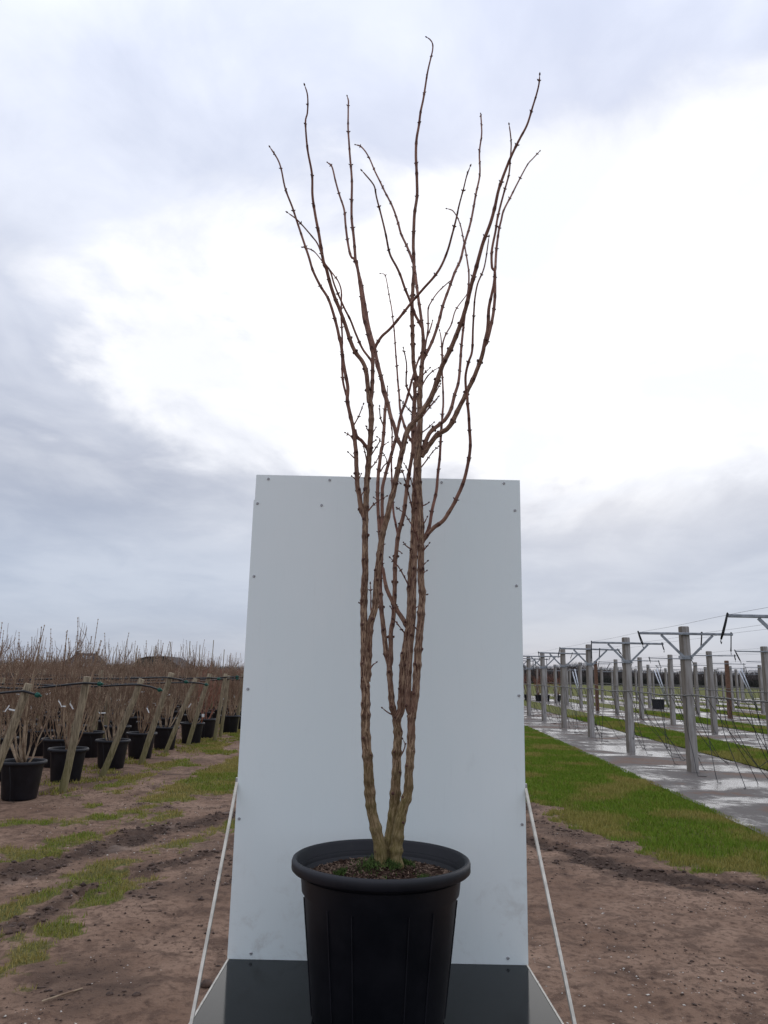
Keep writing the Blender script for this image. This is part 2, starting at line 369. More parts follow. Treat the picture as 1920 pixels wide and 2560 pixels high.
TREE=[
('stem','A','',[(0.0118,2.3,0.8424,0.02233),(0.0118,2.3,0.8924,0.01786),(0.0086,2.299,0.9231,0.01711),(0.0045,2.2979,0.9472,0.01652),(-0.0047,2.2959,0.9817,0.01565),(-0.0171,2.2931,1.0268,0.01476),(-0.0231,2.2905,1.0653,0.01446),(-0.0278,2.2874,1.1076,0.01414),(-0.0321,2.2831,1.1645,0.0137),(-0.0371,2.2788,1.2181,0.01329),(-0.0392,2.274,1.2758,0.01281),(-0.0389,2.2728,1.2894,0.01267),(-0.041,2.2674,1.3508,0.01203),(-0.0458,2.263,1.3995,0.01152),(-0.047,2.2585,1.4486,0.01101),(-0.0493,2.252,1.5176,0.01029),(-0.0541,2.2437,1.6038,0.00987),(-0.0535,2.236,1.6807,0.00953),(-0.0521,2.2349,1.6916,0.00948),(-0.053,2.2312,1.7287,0.00932),(-0.0531,2.2232,1.8065,0.00897),(-0.0534,2.2161,1.8746,0.00867),(-0.0524,2.2066,1.9638,0.00828),(-0.0497,2.2029,1.9984,0.00812),(-0.0472,2.1985,2.0399,0.00794),(-0.0455,2.1954,2.0677,0.00782),(-0.0444,2.1871,2.1445,0.00747),(-0.0492,2.1809,2.2004,0.00722),(-0.0512,2.18,2.2079,0.00719)]),
('branch','A1L','A',[(-0.0511,2.1809,2.1995,0.00719),(-0.0564,2.1771,2.2386,0.00698),(-0.0641,2.1699,2.2881,0.00671),(-0.0747,2.1641,2.3207,0.00651),(-0.0973,2.1572,2.3495,0.0063),(-0.1129,2.1495,2.3841,0.00608),(-0.1276,2.1398,2.4266,0.00581),(-0.1467,2.1279,2.4739,0.00551),(-0.161,2.1195,2.505,0.00532),(-0.1755,2.1083,2.5466,0.00507),(-0.1873,2.0955,2.5932,0.0048),(-0.1928,2.0928,2.6013,0.00474),(-0.2077,2.0712,2.6756,0.00431),(-0.2239,2.0516,2.7386,0.00393),(-0.2338,2.0347,2.791,0.00362),(-0.2355,2.0152,2.8505,0.00327),(-0.2486,1.9922,2.916,0.00287),(-0.2555,1.9679,2.983,0.00246),(-0.2503,1.959,3.0066,0.00232),(-0.2483,1.9483,3.0349,0.00214),(-0.2495,1.9393,3.0582,0.002),(-0.256,1.9309,3.0786,0.00187)]),
('branch','A1R','A',[(-0.0499,2.1816,2.197,0.00599),(-0.0451,2.1826,2.2235,0.00592),(-0.0425,2.184,2.2533,0.00584),(-0.0407,2.1881,2.3198,0.00568),(-0.0429,2.1911,2.3628,0.00557),(-0.0565,2.195,2.4123,0.00544),(-0.0677,2.1983,2.4531,0.00534),(-0.0772,2.2013,2.488,0.00525),(-0.0848,2.2071,2.5557,0.00504),(-0.0956,2.2137,2.6312,0.00479),(-0.106,2.2186,2.6846,0.00461),(-0.1092,2.2197,2.6955,0.00458),(-0.1161,2.2279,2.7843,0.00429),(-0.1215,2.2331,2.84,0.0041),(-0.1249,2.2398,2.9108,0.00387),(-0.1293,2.2474,2.9901,0.00362),(-0.1377,2.2559,3.0784,0.00333),(-0.1437,2.2624,3.1459,0.00311),(-0.1503,2.2691,3.2145,0.00289),(-0.1518,2.2766,3.2921,0.00264),(-0.151,2.2797,3.3236,0.00254),(-0.1548,2.2816,3.3433,0.00247)]),
('branch','A1T','A1R',[(-0.0465,2.1885,2.3258,0.00365),(-0.0501,2.1871,2.337,0.00361),(-0.0763,2.1785,2.3683,0.00346),(-0.0965,2.1653,2.4096,0.00329),(-0.1138,2.1504,2.4499,0.00312),(-0.1336,2.1353,2.4839,0.00296),(-0.1615,2.1091,2.5384,0.00271),(-0.1754,2.0893,2.578,0.00253),(-0.1916,2.0765,2.5979,0.00242),(-0.2076,2.0536,2.6377,0.00223),(-0.226,2.0383,2.6578,0.00211),(-0.2663,2.0085,2.6886,0.00188),(-0.2965,1.9885,2.7015,0.00173)]),
('branch','A1X','A1R',[(-0.0418,2.1911,2.3658,0.0044),(-0.0365,2.1891,2.3788,0.00437),(-0.016,2.1792,2.4119,0.00427),(0.0113,2.1669,2.4368,0.00417),(0.0649,2.1324,2.4989,0.00393),(0.0808,2.1216,2.5146,0.00386),(0.1019,2.1068,2.5342,0.00377),(0.1331,2.0841,2.5613,0.00363),(0.1532,2.0647,2.5864,0.00349),(0.1689,2.0402,2.6206,0.0032),(0.1797,2.013,2.6574,0.00289),(0.1911,1.9816,2.6966,0.00256),(0.197,1.9624,2.7192,0.00236),(0.208,1.9324,2.7515,0.00206),(0.2148,1.9088,2.7756,0.00184),(0.2221,1.8911,2.7919,0.00167)]),
('branch','A1a','A',[(-0.0584,2.2179,1.8574,0.00731),(-0.0659,2.2172,1.8816,0.00718),(-0.0757,2.215,1.9301,0.00692),(-0.0814,2.2139,1.9509,0.0068),(-0.0861,2.2112,1.9998,0.00654),(-0.0893,2.2076,2.0561,0.00624),(-0.0938,2.205,2.0949,0.00603),(-0.1,2.2023,2.1338,0.00582),(-0.1116,2.199,2.1763,0.00558),(-0.1188,2.1963,2.2119,0.0054),(-0.1179,2.1934,2.2494,0.00526),(-0.1245,2.1902,2.2892,0.0051),(-0.1311,2.1869,2.3291,0.00495),(-0.1381,2.1826,2.3807,0.00476),(-0.1475,2.1795,2.4151,0.00462),(-0.1537,2.1775,2.4381,0.00453),(-0.169,2.1732,2.4841,0.00435),(-0.1872,2.1688,2.5302,0.00416),(-0.2108,2.1648,2.5674,0.00399),(-0.2349,2.1597,2.6164,0.00377),(-0.2493,2.1554,2.6602,0.0036),(-0.2722,2.1491,2.7222,0.00334),(-0.2911,2.1434,2.7781,0.00312),(-0.3039,2.1392,2.8195,0.00295),(-0.3259,2.1329,2.8786,0.00271),(-0.3411,2.1268,2.9384,0.00247),(-0.355,2.1229,2.9741,0.00232),(-0.3821,2.1179,3.014,0.00213)]),
('branch','A1b','A1a',[(-0.1144,2.197,2.2041,0.00362),(-0.1199,2.1984,2.2191,0.00357),(-0.1336,2.2066,2.2719,0.00341),(-0.1399,2.2228,2.3563,0.00317),(-0.1425,2.2389,2.4306,0.00296),(-0.1467,2.2549,2.5004,0.00277),(-0.1486,2.272,2.5723,0.00257),(-0.1517,2.2828,2.6164,0.00245),(-0.1642,2.2925,2.6539,0.00235),(-0.1837,2.3019,2.6849,0.00224),(-0.2001,2.3094,2.7086,0.00216),(-0.2165,2.3165,2.7296,0.00208),(-0.2549,2.3344,2.7863,0.00189),(-0.2926,2.347,2.8065,0.00175)]),
('branch','A1c','A1a',[(-0.0927,2.2033,2.1216,0.00504),(-0.087,2.2071,2.0993,0.00514),(-0.0748,2.2106,2.0916,0.00521),(-0.0552,2.2191,2.0693,0.00535),(-0.0491,2.2233,2.058,0.00542)]),
('stem','A2','A',[(-0.0378,2.2647,1.3834,0.00921),(-0.0353,2.2597,1.4488,0.00925),(-0.0341,2.2544,1.4982,0.00927),(-0.0325,2.2488,1.5444,0.00929),(-0.0247,2.2448,1.5743,0.0093),(-0.0193,2.2411,1.6009,0.00931),(-0.0166,2.232,1.6641,0.00903),(-0.0113,2.2216,1.7307,0.00865),(-0.008,2.2156,1.7682,0.00843),(-0.0044,2.2094,1.805,0.00822),(0.0009,2.2059,1.8251,0.0081),(0.0065,2.2018,1.8486,0.00796),(0.0189,2.1915,1.9055,0.00783),(0.0252,2.1877,1.9257,0.00778),(0.036,2.1777,1.9793,0.00766),(0.0453,2.1699,2.0195,0.00757),(0.0495,2.1647,2.0463,0.00751)]),
('branch','A2L','A2',[(0.0496,2.1653,2.043,0.0061),(0.0463,2.1674,2.0612,0.00605),(0.0357,2.1723,2.0874,0.00597),(0.0267,2.1803,2.1257,0.00587),(0.014,2.1898,2.1649,0.00577),(0.0046,2.201,2.209,0.00566),(-0.0022,2.2078,2.234,0.0056),(-0.0133,2.2222,2.2868,0.00548),(-0.0257,2.2377,2.341,0.00535),(-0.0365,2.2509,2.3861,0.00525),(-0.0418,2.2582,2.4108,0.00519),(-0.0565,2.2735,2.4611,0.00507),(-0.0661,2.2877,2.5087,0.00494),(-0.0754,2.309,2.5801,0.00474),(-0.089,2.3346,2.6655,0.00451),(-0.1004,2.3493,2.7134,0.00437),(-0.1165,2.3694,2.7787,0.00419),(-0.1297,2.3766,2.7971,0.00412),(-0.1455,2.3996,2.873,0.00391),(-0.1582,2.4216,2.9467,0.00371),(-0.1666,2.4426,3.0178,0.00351),(-0.1845,2.4646,3.0909,0.00331),(-0.2028,2.4869,3.1658,0.00309),(-0.2184,2.5067,3.2328,0.0029),(-0.2346,2.5153,3.2557,0.00282)]),
('branch','A2R','A2',[(0.0486,2.166,2.0396,0.00821),(0.0531,2.1645,2.0569,0.00814),(0.0625,2.1593,2.0945,0.00797),(0.0723,2.1556,2.1149,0.00786),(0.0955,2.1486,2.1451,0.00768),(0.1152,2.1413,2.1752,0.00751),(0.1283,2.1361,2.1951,0.00739),(0.146,2.1236,2.2453,0.00714),(0.1609,2.1113,2.292,0.00689),(0.1762,2.1021,2.3228,0.00672),(0.1963,2.0881,2.3686,0.00646),(0.2085,2.0771,2.404,0.00627),(0.2183,2.0675,2.4342,0.00611),(0.2301,2.0529,2.4791,0.00586),(0.2418,2.0378,2.5235,0.00562),(0.2513,2.0274,2.5528,0.00546),(0.2629,2.0123,2.5944,0.00522),(0.272,1.9998,2.628,0.00503),(0.2883,1.9812,2.6751,0.00474),(0.2984,1.9645,2.7171,0.00443),(0.3076,1.9457,2.7631,0.0041),(0.3256,1.9238,2.8125,0.00372),(0.3414,1.9063,2.8497,0.00342),(0.3572,1.8903,2.8818,0.00315),(0.3751,1.8727,2.9154,0.00287),(0.3874,1.8529,2.9552,0.00255),(0.3977,1.8369,2.986,0.0023),(0.4034,1.8253,3.0084,0.00212),(0.4045,1.816,3.0266,0.00198)]),
('stem','B','',[(0.0342,2.335,0.8317,0.02832),(0.0342,2.335,0.8817,0.02266),(0.0373,2.3359,0.916,0.02077),(0.0422,2.3373,0.9506,0.01886),(0.0457,2.3399,1.0063,0.0158),(0.048,2.3421,1.0485,0.01491),(0.0492,2.3444,1.0911,0.01412),(0.0517,2.3461,1.1198,0.01358),(0.0518,2.3487,1.163,0.01305),(0.0532,2.3509,1.1995,0.01281),(0.0541,2.3535,1.2399,0.01255),(0.0501,2.3557,1.2731,0.01234),(0.0616,2.3576,1.3007,0.01214),(0.0655,2.3604,1.3409,0.01188),(0.0681,2.3645,1.4019,0.01149),(0.0717,2.3681,1.4534,0.01116),(0.0781,2.3718,1.5057,0.01083),(0.083,2.3743,1.5409,0.01061),(0.0868,2.3794,1.612,0.01018),(0.0868,2.3847,1.6843,0.00974),(0.0904,2.3901,1.7579,0.0093),(0.093,2.3923,1.7887,0.00911),(0.0941,2.3979,1.8641,0.00865),(0.0962,2.4012,1.91,0.00838),(0.097,2.4041,1.9486,0.00815),(0.0985,2.407,1.9876,0.00792),(0.1009,2.4122,2.0586,0.00749),(0.0992,2.4167,2.1186,0.00714),(0.0968,2.4211,2.1793,0.00677),(0.0947,2.4257,2.2409,0.00641),(0.0935,2.4297,2.295,0.00608),(0.0945,2.4316,2.3207,0.00593),(0.0916,2.435,2.3675,0.00565)]),
('stem','E','B',[(0.0536,2.31,0.8581,0.02106),(0.0536,2.31,0.9081,0.01685),(0.0582,2.3097,0.9562,0.01583),(0.0632,2.3095,0.9909,0.0151),(0.0717,2.3091,1.0329,0.0142),(0.0813,2.3089,1.0612,0.01357),(0.0856,2.3085,1.0966,0.01282),(0.0852,2.3082,1.125,0.01233),(0.0884,2.3078,1.1679,0.01211),(0.0915,2.3073,1.2148,0.01186),(0.0925,2.3066,1.2767,0.01154),(0.0951,2.3064,1.2905,0.01147),(0.1028,2.3057,1.3464,0.01118),(0.107,2.3048,1.4193,0.01085),(0.1128,2.3038,1.5034,0.01048),(0.1164,2.3031,1.5544,0.01025),(0.1176,2.3025,1.599,0.01005),(0.1189,2.302,1.6404,0.00987),(0.1135,2.3013,1.6925,0.00982),(0.1143,2.3006,1.7451,0.0098),(0.1137,2.2999,1.792,0.00978),(0.1142,2.2992,1.8455,0.00976),(0.1113,2.2987,1.8814,0.00975),(0.1087,2.2981,1.9248,0.00973),(0.1051,2.2972,1.9904,0.00971),(0.1045,2.2965,2.042,0.00969),(0.1049,2.2956,2.1015,0.00933),(0.106,2.2948,2.1579,0.00889),(0.1054,2.294,2.2147,0.00843),(0.1031,2.2935,2.2529,0.00804),(0.1047,2.2933,2.2686,0.00785),(0.1081,2.2924,2.3298,0.00713),(0.1121,2.2915,2.3916,0.0064),(0.1138,2.2907,2.4477,0.00574),(0.1109,2.29,2.4979,0.00514)]),
('stem','F2','E',[(0.0931,2.3064,1.2872,0.00872),(0.0827,2.3084,1.3163,0.00865),(0.0839,2.3171,1.4022,0.00847),(0.0879,2.3279,1.4869,0.00831),(0.0923,2.3375,1.5562,0.00817),(0.0964,2.3561,1.6811,0.00779),(0.0996,2.3665,1.7474,0.00751),(0.1011,2.3755,1.8045,0.00726),(0.1045,2.3878,1.8811,0.00694),(0.1068,2.3973,1.9397,0.00669),(0.1066,2.4064,1.9953,0.00645)]),
('branch','C','B',[(0.0517,2.3554,1.2707,0.00949),(0.0385,2.3573,1.3002,0.00927),(0.0317,2.3602,1.3335,0.00906),(0.0265,2.366,1.3908,0.00869),(0.0236,2.3711,1.4353,0.00841),(0.0152,2.3759,1.4732,0.00816),(0.0077,2.3836,1.5328,0.00765),(-0.0011,2.3923,1.597,0.00692),(-0.0051,2.4021,1.6663,0.00613),(-0.0055,2.4123,1.7371,0.00576),(-0.004,2.4147,1.7531,0.00574),(-0.003,2.4231,1.8104,0.0057),(-0.0075,2.4342,1.8842,0.00564),(-0.0078,2.45,1.9879,0.00556),(-0.0029,2.4563,2.0288,0.00553),(0.0112,2.4662,2.0912,0.00547),(0.0258,2.475,2.1464,0.00543),(0.0405,2.4846,2.2066,0.00526),(0.0554,2.4963,2.2811,0.00477),(0.07,2.5042,2.3303,0.00444),(0.0869,2.5173,2.4136,0.0039),(0.1057,2.5279,2.4798,0.00346),(0.1218,2.5343,2.5174,0.00319),(0.1315,2.5402,2.555,0.00294),(0.1511,2.5506,2.6199,0.00251),(0.1591,2.5554,2.6508,0.0023)]),
('branch','C2','C',[(0.0245,2.3699,1.425,0.00726),(0.0304,2.371,1.4492,0.00719),(0.0312,2.377,1.5259,0.00697),(0.0366,2.3804,1.5614,0.00688),(0.0385,2.3843,1.6008,0.00677),(0.0385,2.3918,1.6697,0.00658),(0.0383,2.4013,1.7512,0.00645),(0.0415,2.4055,1.786,0.00641),(0.0468,2.4131,1.8472,0.00635),(0.0556,2.4181,1.8861,0.0063),(0.0626,2.4227,1.9214,0.00626),(0.0695,2.4299,1.977,0.0062),(0.0766,2.4363,2.0254,0.00615),(0.0838,2.4418,2.0663,0.0061),(0.0911,2.4484,2.1158,0.00599),(0.0927,2.454,2.1576,0.00583),(0.0895,2.4631,2.2252,0.00557),(0.0938,2.4724,2.2942,0.00531),(0.094,2.4746,2.3106,0.00525),(0.0974,2.4822,2.3664,0.00504),(0.0945,2.4899,2.4228,0.00483)]),
('branch','L','B',[(0.093,2.4337,2.3474,0.00671),(0.1057,2.4331,2.3671,0.00666),(0.0933,2.4312,2.4152,0.00656),(0.0854,2.4275,2.4895,0.0064),(0.0813,2.4238,2.5545,0.00626),(0.0802,2.4192,2.6265,0.00611),(0.0828,2.4144,2.699,0.00595),(0.0855,2.4092,2.7719,0.00577),(0.083,2.4034,2.8492,0.00557),(0.0851,2.3977,2.9229,0.00537),(0.0861,2.3934,2.9768,0.00523),(0.0909,2.3885,3.0378,0.00506),(0.0888,2.384,3.0921,0.00492),(0.0867,2.3794,3.1467,0.00477),(0.0853,2.3756,3.1912,0.00465),(0.087,2.3705,3.2497,0.00449),(0.0939,2.3659,3.3016,0.00418),(0.0996,2.3612,3.3537,0.00388),(0.1099,2.3567,3.4026,0.00359),(0.1177,2.3522,3.4516,0.00331),(0.1247,2.347,3.5078,0.00298),(0.1319,2.3427,3.5536,0.00271),(0.1379,2.3391,3.5926,0.00248),(0.1363,2.3367,3.6173,0.00234),(0.1262,2.3349,3.633,0.00222),(0.1162,2.3337,3.6394,0.00215)]),
('branch','C2t','C2',[(0.0948,2.4526,2.1451,0.00506),(0.0877,2.4574,2.1686,0.00484),(0.0792,2.4618,2.1819,0.00471),(0.0694,2.4714,2.2112,0.00446),(0.0595,2.4847,2.2482,0.00415),(0.0494,2.503,2.2959,0.00377),(0.0434,2.5268,2.3555,0.00333),(0.0365,2.5538,2.4202,0.00315),(0.0324,2.5972,2.5218,0.00287),(0.026,2.644,2.6288,0.00258),(0.0204,2.681,2.7127,0.00235),(0.0141,2.7109,2.7802,0.00217),(-0.0027,2.7514,2.8703,0.00192),(-0.0125,2.7812,2.9373,0.00173),(-0.0188,2.7931,2.9638,0.00166),(-0.0336,2.8026,2.9727,0.0016)]),
('branch','C3','C2',[(0.0458,2.4121,1.8432,0.00383),(0.0409,2.4202,1.8786,0.00367),(0.0339,2.4293,1.9069,0.00355),(0.0281,2.4443,1.9485,0.00338),(0.0235,2.4717,2.0175,0.0031),(0.0213,2.5065,2.0987,0.0028),(0.0218,2.5624,2.223,0.00236),(0.022,2.5679,2.2351,0.00232),(0.0154,2.5976,2.2991,0.0021),(0.0072,2.6284,2.3651,0.00187),(0.0035,2.6621,2.4378,0.00162)]),
('branch','N','B',[(0.0866,2.374,1.5357,0.00734),(0.0703,2.377,1.5654,0.00704),(0.0485,2.3821,1.5972,0.0067),(0.0301,2.3877,1.6295,0.00637),(0.0114,2.3957,1.6732,0.00596),(0.0012,2.406,1.729,0.00547),(-0.0034,2.4078,1.7374,0.00543),(-0.0103,2.4213,1.8061,0.00547),(-0.0178,2.4357,1.8766,0.00551),(-0.0207,2.4552,1.9694,0.00557),(-0.019,2.4759,2.0653,0.00563),(-0.013,2.4939,2.1471,0.00568),(-0.0095,2.4979,2.1647,0.0057),(-0.0049,2.5126,2.2313,0.00546),(-0.0041,2.5266,2.2947,0.00519),(-0.0034,2.5362,2.3378,0.00501),(-0.0156,2.5448,2.3746,0.00485),(-0.0217,2.5549,2.4194,0.00466),(-0.0346,2.567,2.4724,0.00443),(-0.0419,2.574,2.5031,0.00429)]),
('branch','Et','E',[(0.1116,2.2901,2.4916,0.00514),(0.1062,2.3002,2.5475,0.00496),(0.1003,2.315,2.6067,0.00478),(0.0926,2.3346,2.6762,0.00458),(0.0823,2.3567,2.7487,0.00437),(0.0687,2.3748,2.8041,0.00421),(0.0573,2.3893,2.847,0.00409),(0.0399,2.4091,2.9043,0.00392),(0.0279,2.4289,2.9629,0.00376),(0.0075,2.4564,3.042,0.00354),(-0.0215,2.4865,3.1247,0.0033),(-0.0392,2.5048,3.1748,0.00315),(-0.0631,2.5277,3.2365,0.00297),(-0.0842,2.5519,3.3043,0.00277),(-0.1008,2.5678,3.3473,0.00264),(-0.1193,2.5808,3.3782,0.00254),(-0.1375,2.5901,3.3914,0.00246)]),
('branch','Eu','E',[(0.1109,2.29,2.4947,0.00463),(0.0987,2.2858,2.5147,0.00452),(0.0846,2.2786,2.5363,0.00438),(0.0658,2.2622,2.5784,0.00414),(0.0502,2.2467,2.6113,0.00393),(0.0375,2.2302,2.6434,0.00373),(0.0252,2.2168,2.6662,0.00358),(0.0028,2.1945,2.6992,0.00333),(-0.0116,2.1634,2.7466,0.00301),(-0.0269,2.1303,2.7915,0.0027),(-0.0418,2.097,2.832,0.0024),(-0.0478,2.0784,2.8535,0.00224),(-0.059,2.0657,2.8642,0.00213),(-0.0729,2.0528,2.8722,0.00202),(-0.0866,2.04,2.8794,0.00192)]),
('branch','J','E',[(0.1105,2.2917,2.3761,0.00509),(0.125,2.2967,2.413,0.00499),(0.1429,2.3061,2.4618,0.00487),(0.1643,2.3221,2.5338,0.00471),(0.1803,2.3382,2.6008,0.00456),(0.203,2.358,2.6781,0.0044),(0.2229,2.3752,2.742,0.00426),(0.2464,2.3916,2.8,0.00413),(0.2611,2.411,2.8719,0.00398),(0.2761,2.4297,2.9405,0.00384),(0.2943,2.4551,3.0332,0.00365),(0.311,2.4812,3.1288,0.00346),(0.3257,2.5043,3.2134,0.00329),(0.3321,2.5341,3.3242,0.00307),(0.3421,2.5595,3.419,0.00288),(0.342,2.5771,3.4852,0.00275),(0.3413,2.5917,3.5402,0.00264)]),
('branch','K','J',[(0.1204,2.2955,2.4029,0.00307),(0.1252,2.3068,2.4553,0.00286),(0.1298,2.3222,2.5073,0.00268),(0.1302,2.3495,2.589,0.00239),(0.1423,2.3636,2.6263,0.00226),(0.1649,2.3821,2.67,0.00209),(0.191,2.4002,2.7074,0.00192),(0.2142,2.4155,2.7369,0.00179)]),
('branch','G1','E',[(0.1134,2.2959,2.0756,0.00684),(0.1206,2.2988,2.0991,0.00674),(0.1285,2.3037,2.1272,0.00664),(0.1432,2.3101,2.1561,0.00652),(0.1692,2.3183,2.1824,0.00639),(0.188,2.3249,2.2023,0.00617),(0.2051,2.335,2.2401,0.00571),(0.218,2.3486,2.2921,0.00511),(0.2336,2.3624,2.3419,0.00464),(0.2432,2.3803,2.407,0.00442),(0.2501,2.4054,2.4965,0.00413),(0.2564,2.423,2.5581,0.00393),(0.2655,2.4435,2.6293,0.0037),(0.278,2.4743,2.7356,0.00335),(0.282,2.4962,2.8115,0.0031),(0.2811,2.5052,2.8426,0.003),(0.2779,2.523,2.9037,0.0028),(0.2719,2.5412,2.9661,0.0026),(0.2638,2.5599,3.0299,0.00238),(0.2536,2.5739,3.0766,0.00222),(0.2422,2.5832,3.1053,0.00211),(0.2323,2.5889,3.1204,0.00205),(0.2157,2.5959,3.1301,0.00196)]),
('branch','G2','E',[(0.1124,2.296,2.0681,0.00807),(0.123,2.2949,2.0867,0.008),(0.1371,2.2927,2.1089,0.00792),(0.16,2.289,2.1383,0.00778),(0.1885,2.2851,2.1565,0.00766),(0.2044,2.2819,2.1766,0.00756),(0.2202,2.2771,2.2094,0.00743),(0.2412,2.271,2.2476,0.00728),(0.2506,2.2676,2.2682,0.00719),(0.2727,2.2598,2.3142,0.00701),(0.2946,2.2488,2.3773,0.00661),(0.3026,2.2418,2.4173,0.00626),(0.3084,2.2367,2.4459,0.00602),(0.3135,2.2304,2.4802,0.0057),(0.3149,2.2209,2.5314,0.00497),(0.3227,2.2121,2.577,0.00445),(0.3284,2.2053,2.6111,0.00428),(0.3299,2.1974,2.6507,0.00409),(0.321,2.1949,2.6593,0.00403),(0.32,2.1844,2.7101,0.00379),(0.333,2.171,2.7721,0.00348),(0.338,2.1637,2.8059,0.00332),(0.3473,2.1536,2.8507,0.00309),(0.3587,2.1419,2.901,0.00284),(0.3691,2.1314,2.9456,0.00261),(0.3726,2.121,2.99,0.00239),(0.3743,2.1105,3.0343,0.00217),(0.3706,2.1026,3.0672,0.00201),(0.3653,2.096,3.0934,0.00188)]),
('branch','G2r','G2',[(0.3015,2.2427,2.4116,0.00538),(0.3166,2.2463,2.4413,0.00526),(0.3316,2.2581,2.5128,0.00499),(0.34,2.2719,2.5833,0.00475),(0.3441,2.2841,2.6414,0.00455),(0.346,2.2972,2.701,0.00431),(0.3487,2.3017,2.7208,0.00423),(0.3552,2.3204,2.8021,0.0039),(0.368,2.3385,2.8782,0.00359),(0.3809,2.3506,2.9277,0.00339),(0.3912,2.361,2.9696,0.00322),(0.4169,2.378,3.0347,0.00294),(0.4433,2.3954,3.1014,0.00265),(0.4851,2.4204,3.1936,0.00225),(0.5074,2.4306,3.2278,0.00208),(0.5337,2.4427,3.2674,0.00188)]),
('branch','H','E',[(0.1172,2.2998,1.7974,0.00668),(0.1233,2.2985,1.8115,0.00659),(0.1343,2.2959,1.8274,0.00647),(0.1515,2.292,1.8449,0.00632),(0.179,2.2855,1.8657,0.0061),(0.2028,2.2765,1.9003,0.00583),(0.2178,2.2692,1.9277,0.00562),(0.2392,2.2551,1.9789,0.00526),(0.2516,2.2388,2.0364,0.00488),(0.257,2.2238,2.0866,0.00464),(0.2537,2.2092,2.133,0.00443),(0.2506,2.1963,2.1724,0.00425),(0.2448,2.1841,2.2081,0.00408),(0.2435,2.179,2.2227,0.00401),(0.237,2.1698,2.2481,0.00389),(0.2335,2.1569,2.2836,0.00372),(0.2398,2.1435,2.3189,0.00355),(0.2494,2.1313,2.3488,0.00337),(0.2512,2.1077,2.4081,0.00303),(0.2528,2.0875,2.4566,0.00275),(0.2539,2.0731,2.4902,0.00255),(0.26,2.0561,2.5281,0.00233),(0.2742,2.04,2.5604,0.00212),(0.2807,2.0275,2.5862,0.00196),(0.2863,2.0076,2.6272,0.00171),(0.288,1.9998,2.643,0.00162)]),
('branch','H2','H',[(0.1257,2.2978,1.8168,0.00511),(0.1396,2.3001,1.8498,0.00497),(0.1484,2.3052,1.9017,0.00477),(0.161,2.3122,1.9622,0.00453),(0.1666,2.3201,2.0237,0.0043),(0.1741,2.3281,2.0826,0.00409),(0.1784,2.3413,2.1748,0.00371),(0.1803,2.3505,2.2364,0.00338),(0.1819,2.3554,2.2688,0.00321),(0.1815,2.371,2.3696,0.00266),(0.1814,2.3818,2.4386,0.00229),(0.1789,2.393,2.509,0.00191),(0.1748,2.3978,2.539,0.00175)]),
('branch','I','H2',[(0.1819,2.3791,2.4213,0.00304),(0.1844,2.3994,2.4857,0.00279),(0.1964,2.4207,2.5356,0.00261),(0.2171,2.445,2.5846,0.00243),(0.2361,2.4789,2.6533,0.0022),(0.2689,2.5157,2.7185,0.00195),(0.2802,2.5291,2.7422,0.00186)]),
('branch','M','C2',[(0.0952,2.4746,2.3106,0.00353),(0.0829,2.4674,2.3274,0.00333),(0.0664,2.4499,2.3531,0.00299),(0.0625,2.4349,2.3733,0.00275),(0.0639,2.4009,2.4117,0.00227),(0.0598,2.3773,2.434,0.00198),(0.0534,2.3546,2.4529,0.00171)]),
('twig','t0','A1a',[(-0.0972,2.2023,2.1321,0.00228),(-0.0827,2.1811,2.1597,0.00181),(-0.0699,2.1523,2.1823,0.00136)]),
('twig','t1','A1a',[(-0.0946,2.2057,2.0871,0.00228),(-0.1048,2.2144,2.1049,0.00181),(-0.1186,2.2257,2.1174,0.00139)]),
('twig','t2','A1a',[(-0.0886,2.209,2.0313,0.00227),(-0.0989,2.1995,2.0391,0.00176),(-0.1062,2.189,2.0448,0.00136)]),
('twig','t3','A1a',[(-0.0835,2.2132,1.9648,0.00226),(-0.0877,2.2022,1.969,0.00184),(-0.0936,2.1832,1.971,0.00135)]),
('twig','t4','A1a',[(-0.0784,2.2129,1.9684,0.00226),(-0.0748,2.2212,1.9795,0.00181),(-0.0719,2.2329,1.9916,0.00138)]),
('twig','t5','A1a',[(-0.0708,2.2158,1.9127,0.00225),(-0.0659,2.2031,1.9221,0.00178),(-0.0596,2.1858,1.9286,0.00135)]),
('twig','t6','A',[(-0.0485,2.2161,1.873,0.00224),(-0.0316,2.1913,1.887,0.00192),(-0.0114,2.1546,1.8947,0.00159),(0.0075,2.1161,1.898,0.0013)]),
('twig','t7','N',[(-0.0198,2.4528,1.963,0.00249),(-0.0274,2.4447,1.9648,0.00199),(-0.0345,2.4328,1.9666,0.0015)]),
('twig','t8','A',[(-0.0454,2.199,2.0348,0.00226),(-0.0285,2.1756,2.055,0.00186),(-0.0145,2.1431,2.0718,0.00148),(-0.022,2.129,2.0759,0.00133)]),
('twig','t9','A',[(-0.0453,2.2029,1.9985,0.00226),(-0.0282,2.2248,2.03,0.00181),(-0.0143,2.2529,2.062,0.0014)]),
('twig','t10','N',[(-0.0144,2.4759,2.0654,0.00253),(-0.004,2.467,2.0832,0.00221),(0.0065,2.4579,2.0928,0.00198),(0.0032,2.4489,2.1041,0.00178),(-0.0067,2.4359,2.116,0.00152)]),
('twig','t11','N',[(-0.0049,2.5126,2.2334,0.0026),(-0.0161,2.4982,2.2553,0.0022),(-0.0204,2.4834,2.2708,0.00191),(-0.0219,2.4626,2.2889,0.00155)]),
('twig','t12','A',[(-0.0442,2.1912,2.1024,0.00227),(-0.0521,2.1776,2.1105,0.00177),(-0.0561,2.1612,2.1168,0.00136)]),
('twig','t13','A',[(-0.0428,2.1912,2.1025,0.00227),(-0.0354,2.2056,2.12,0.00177),(-0.0299,2.2212,2.1351,0.00139)]),
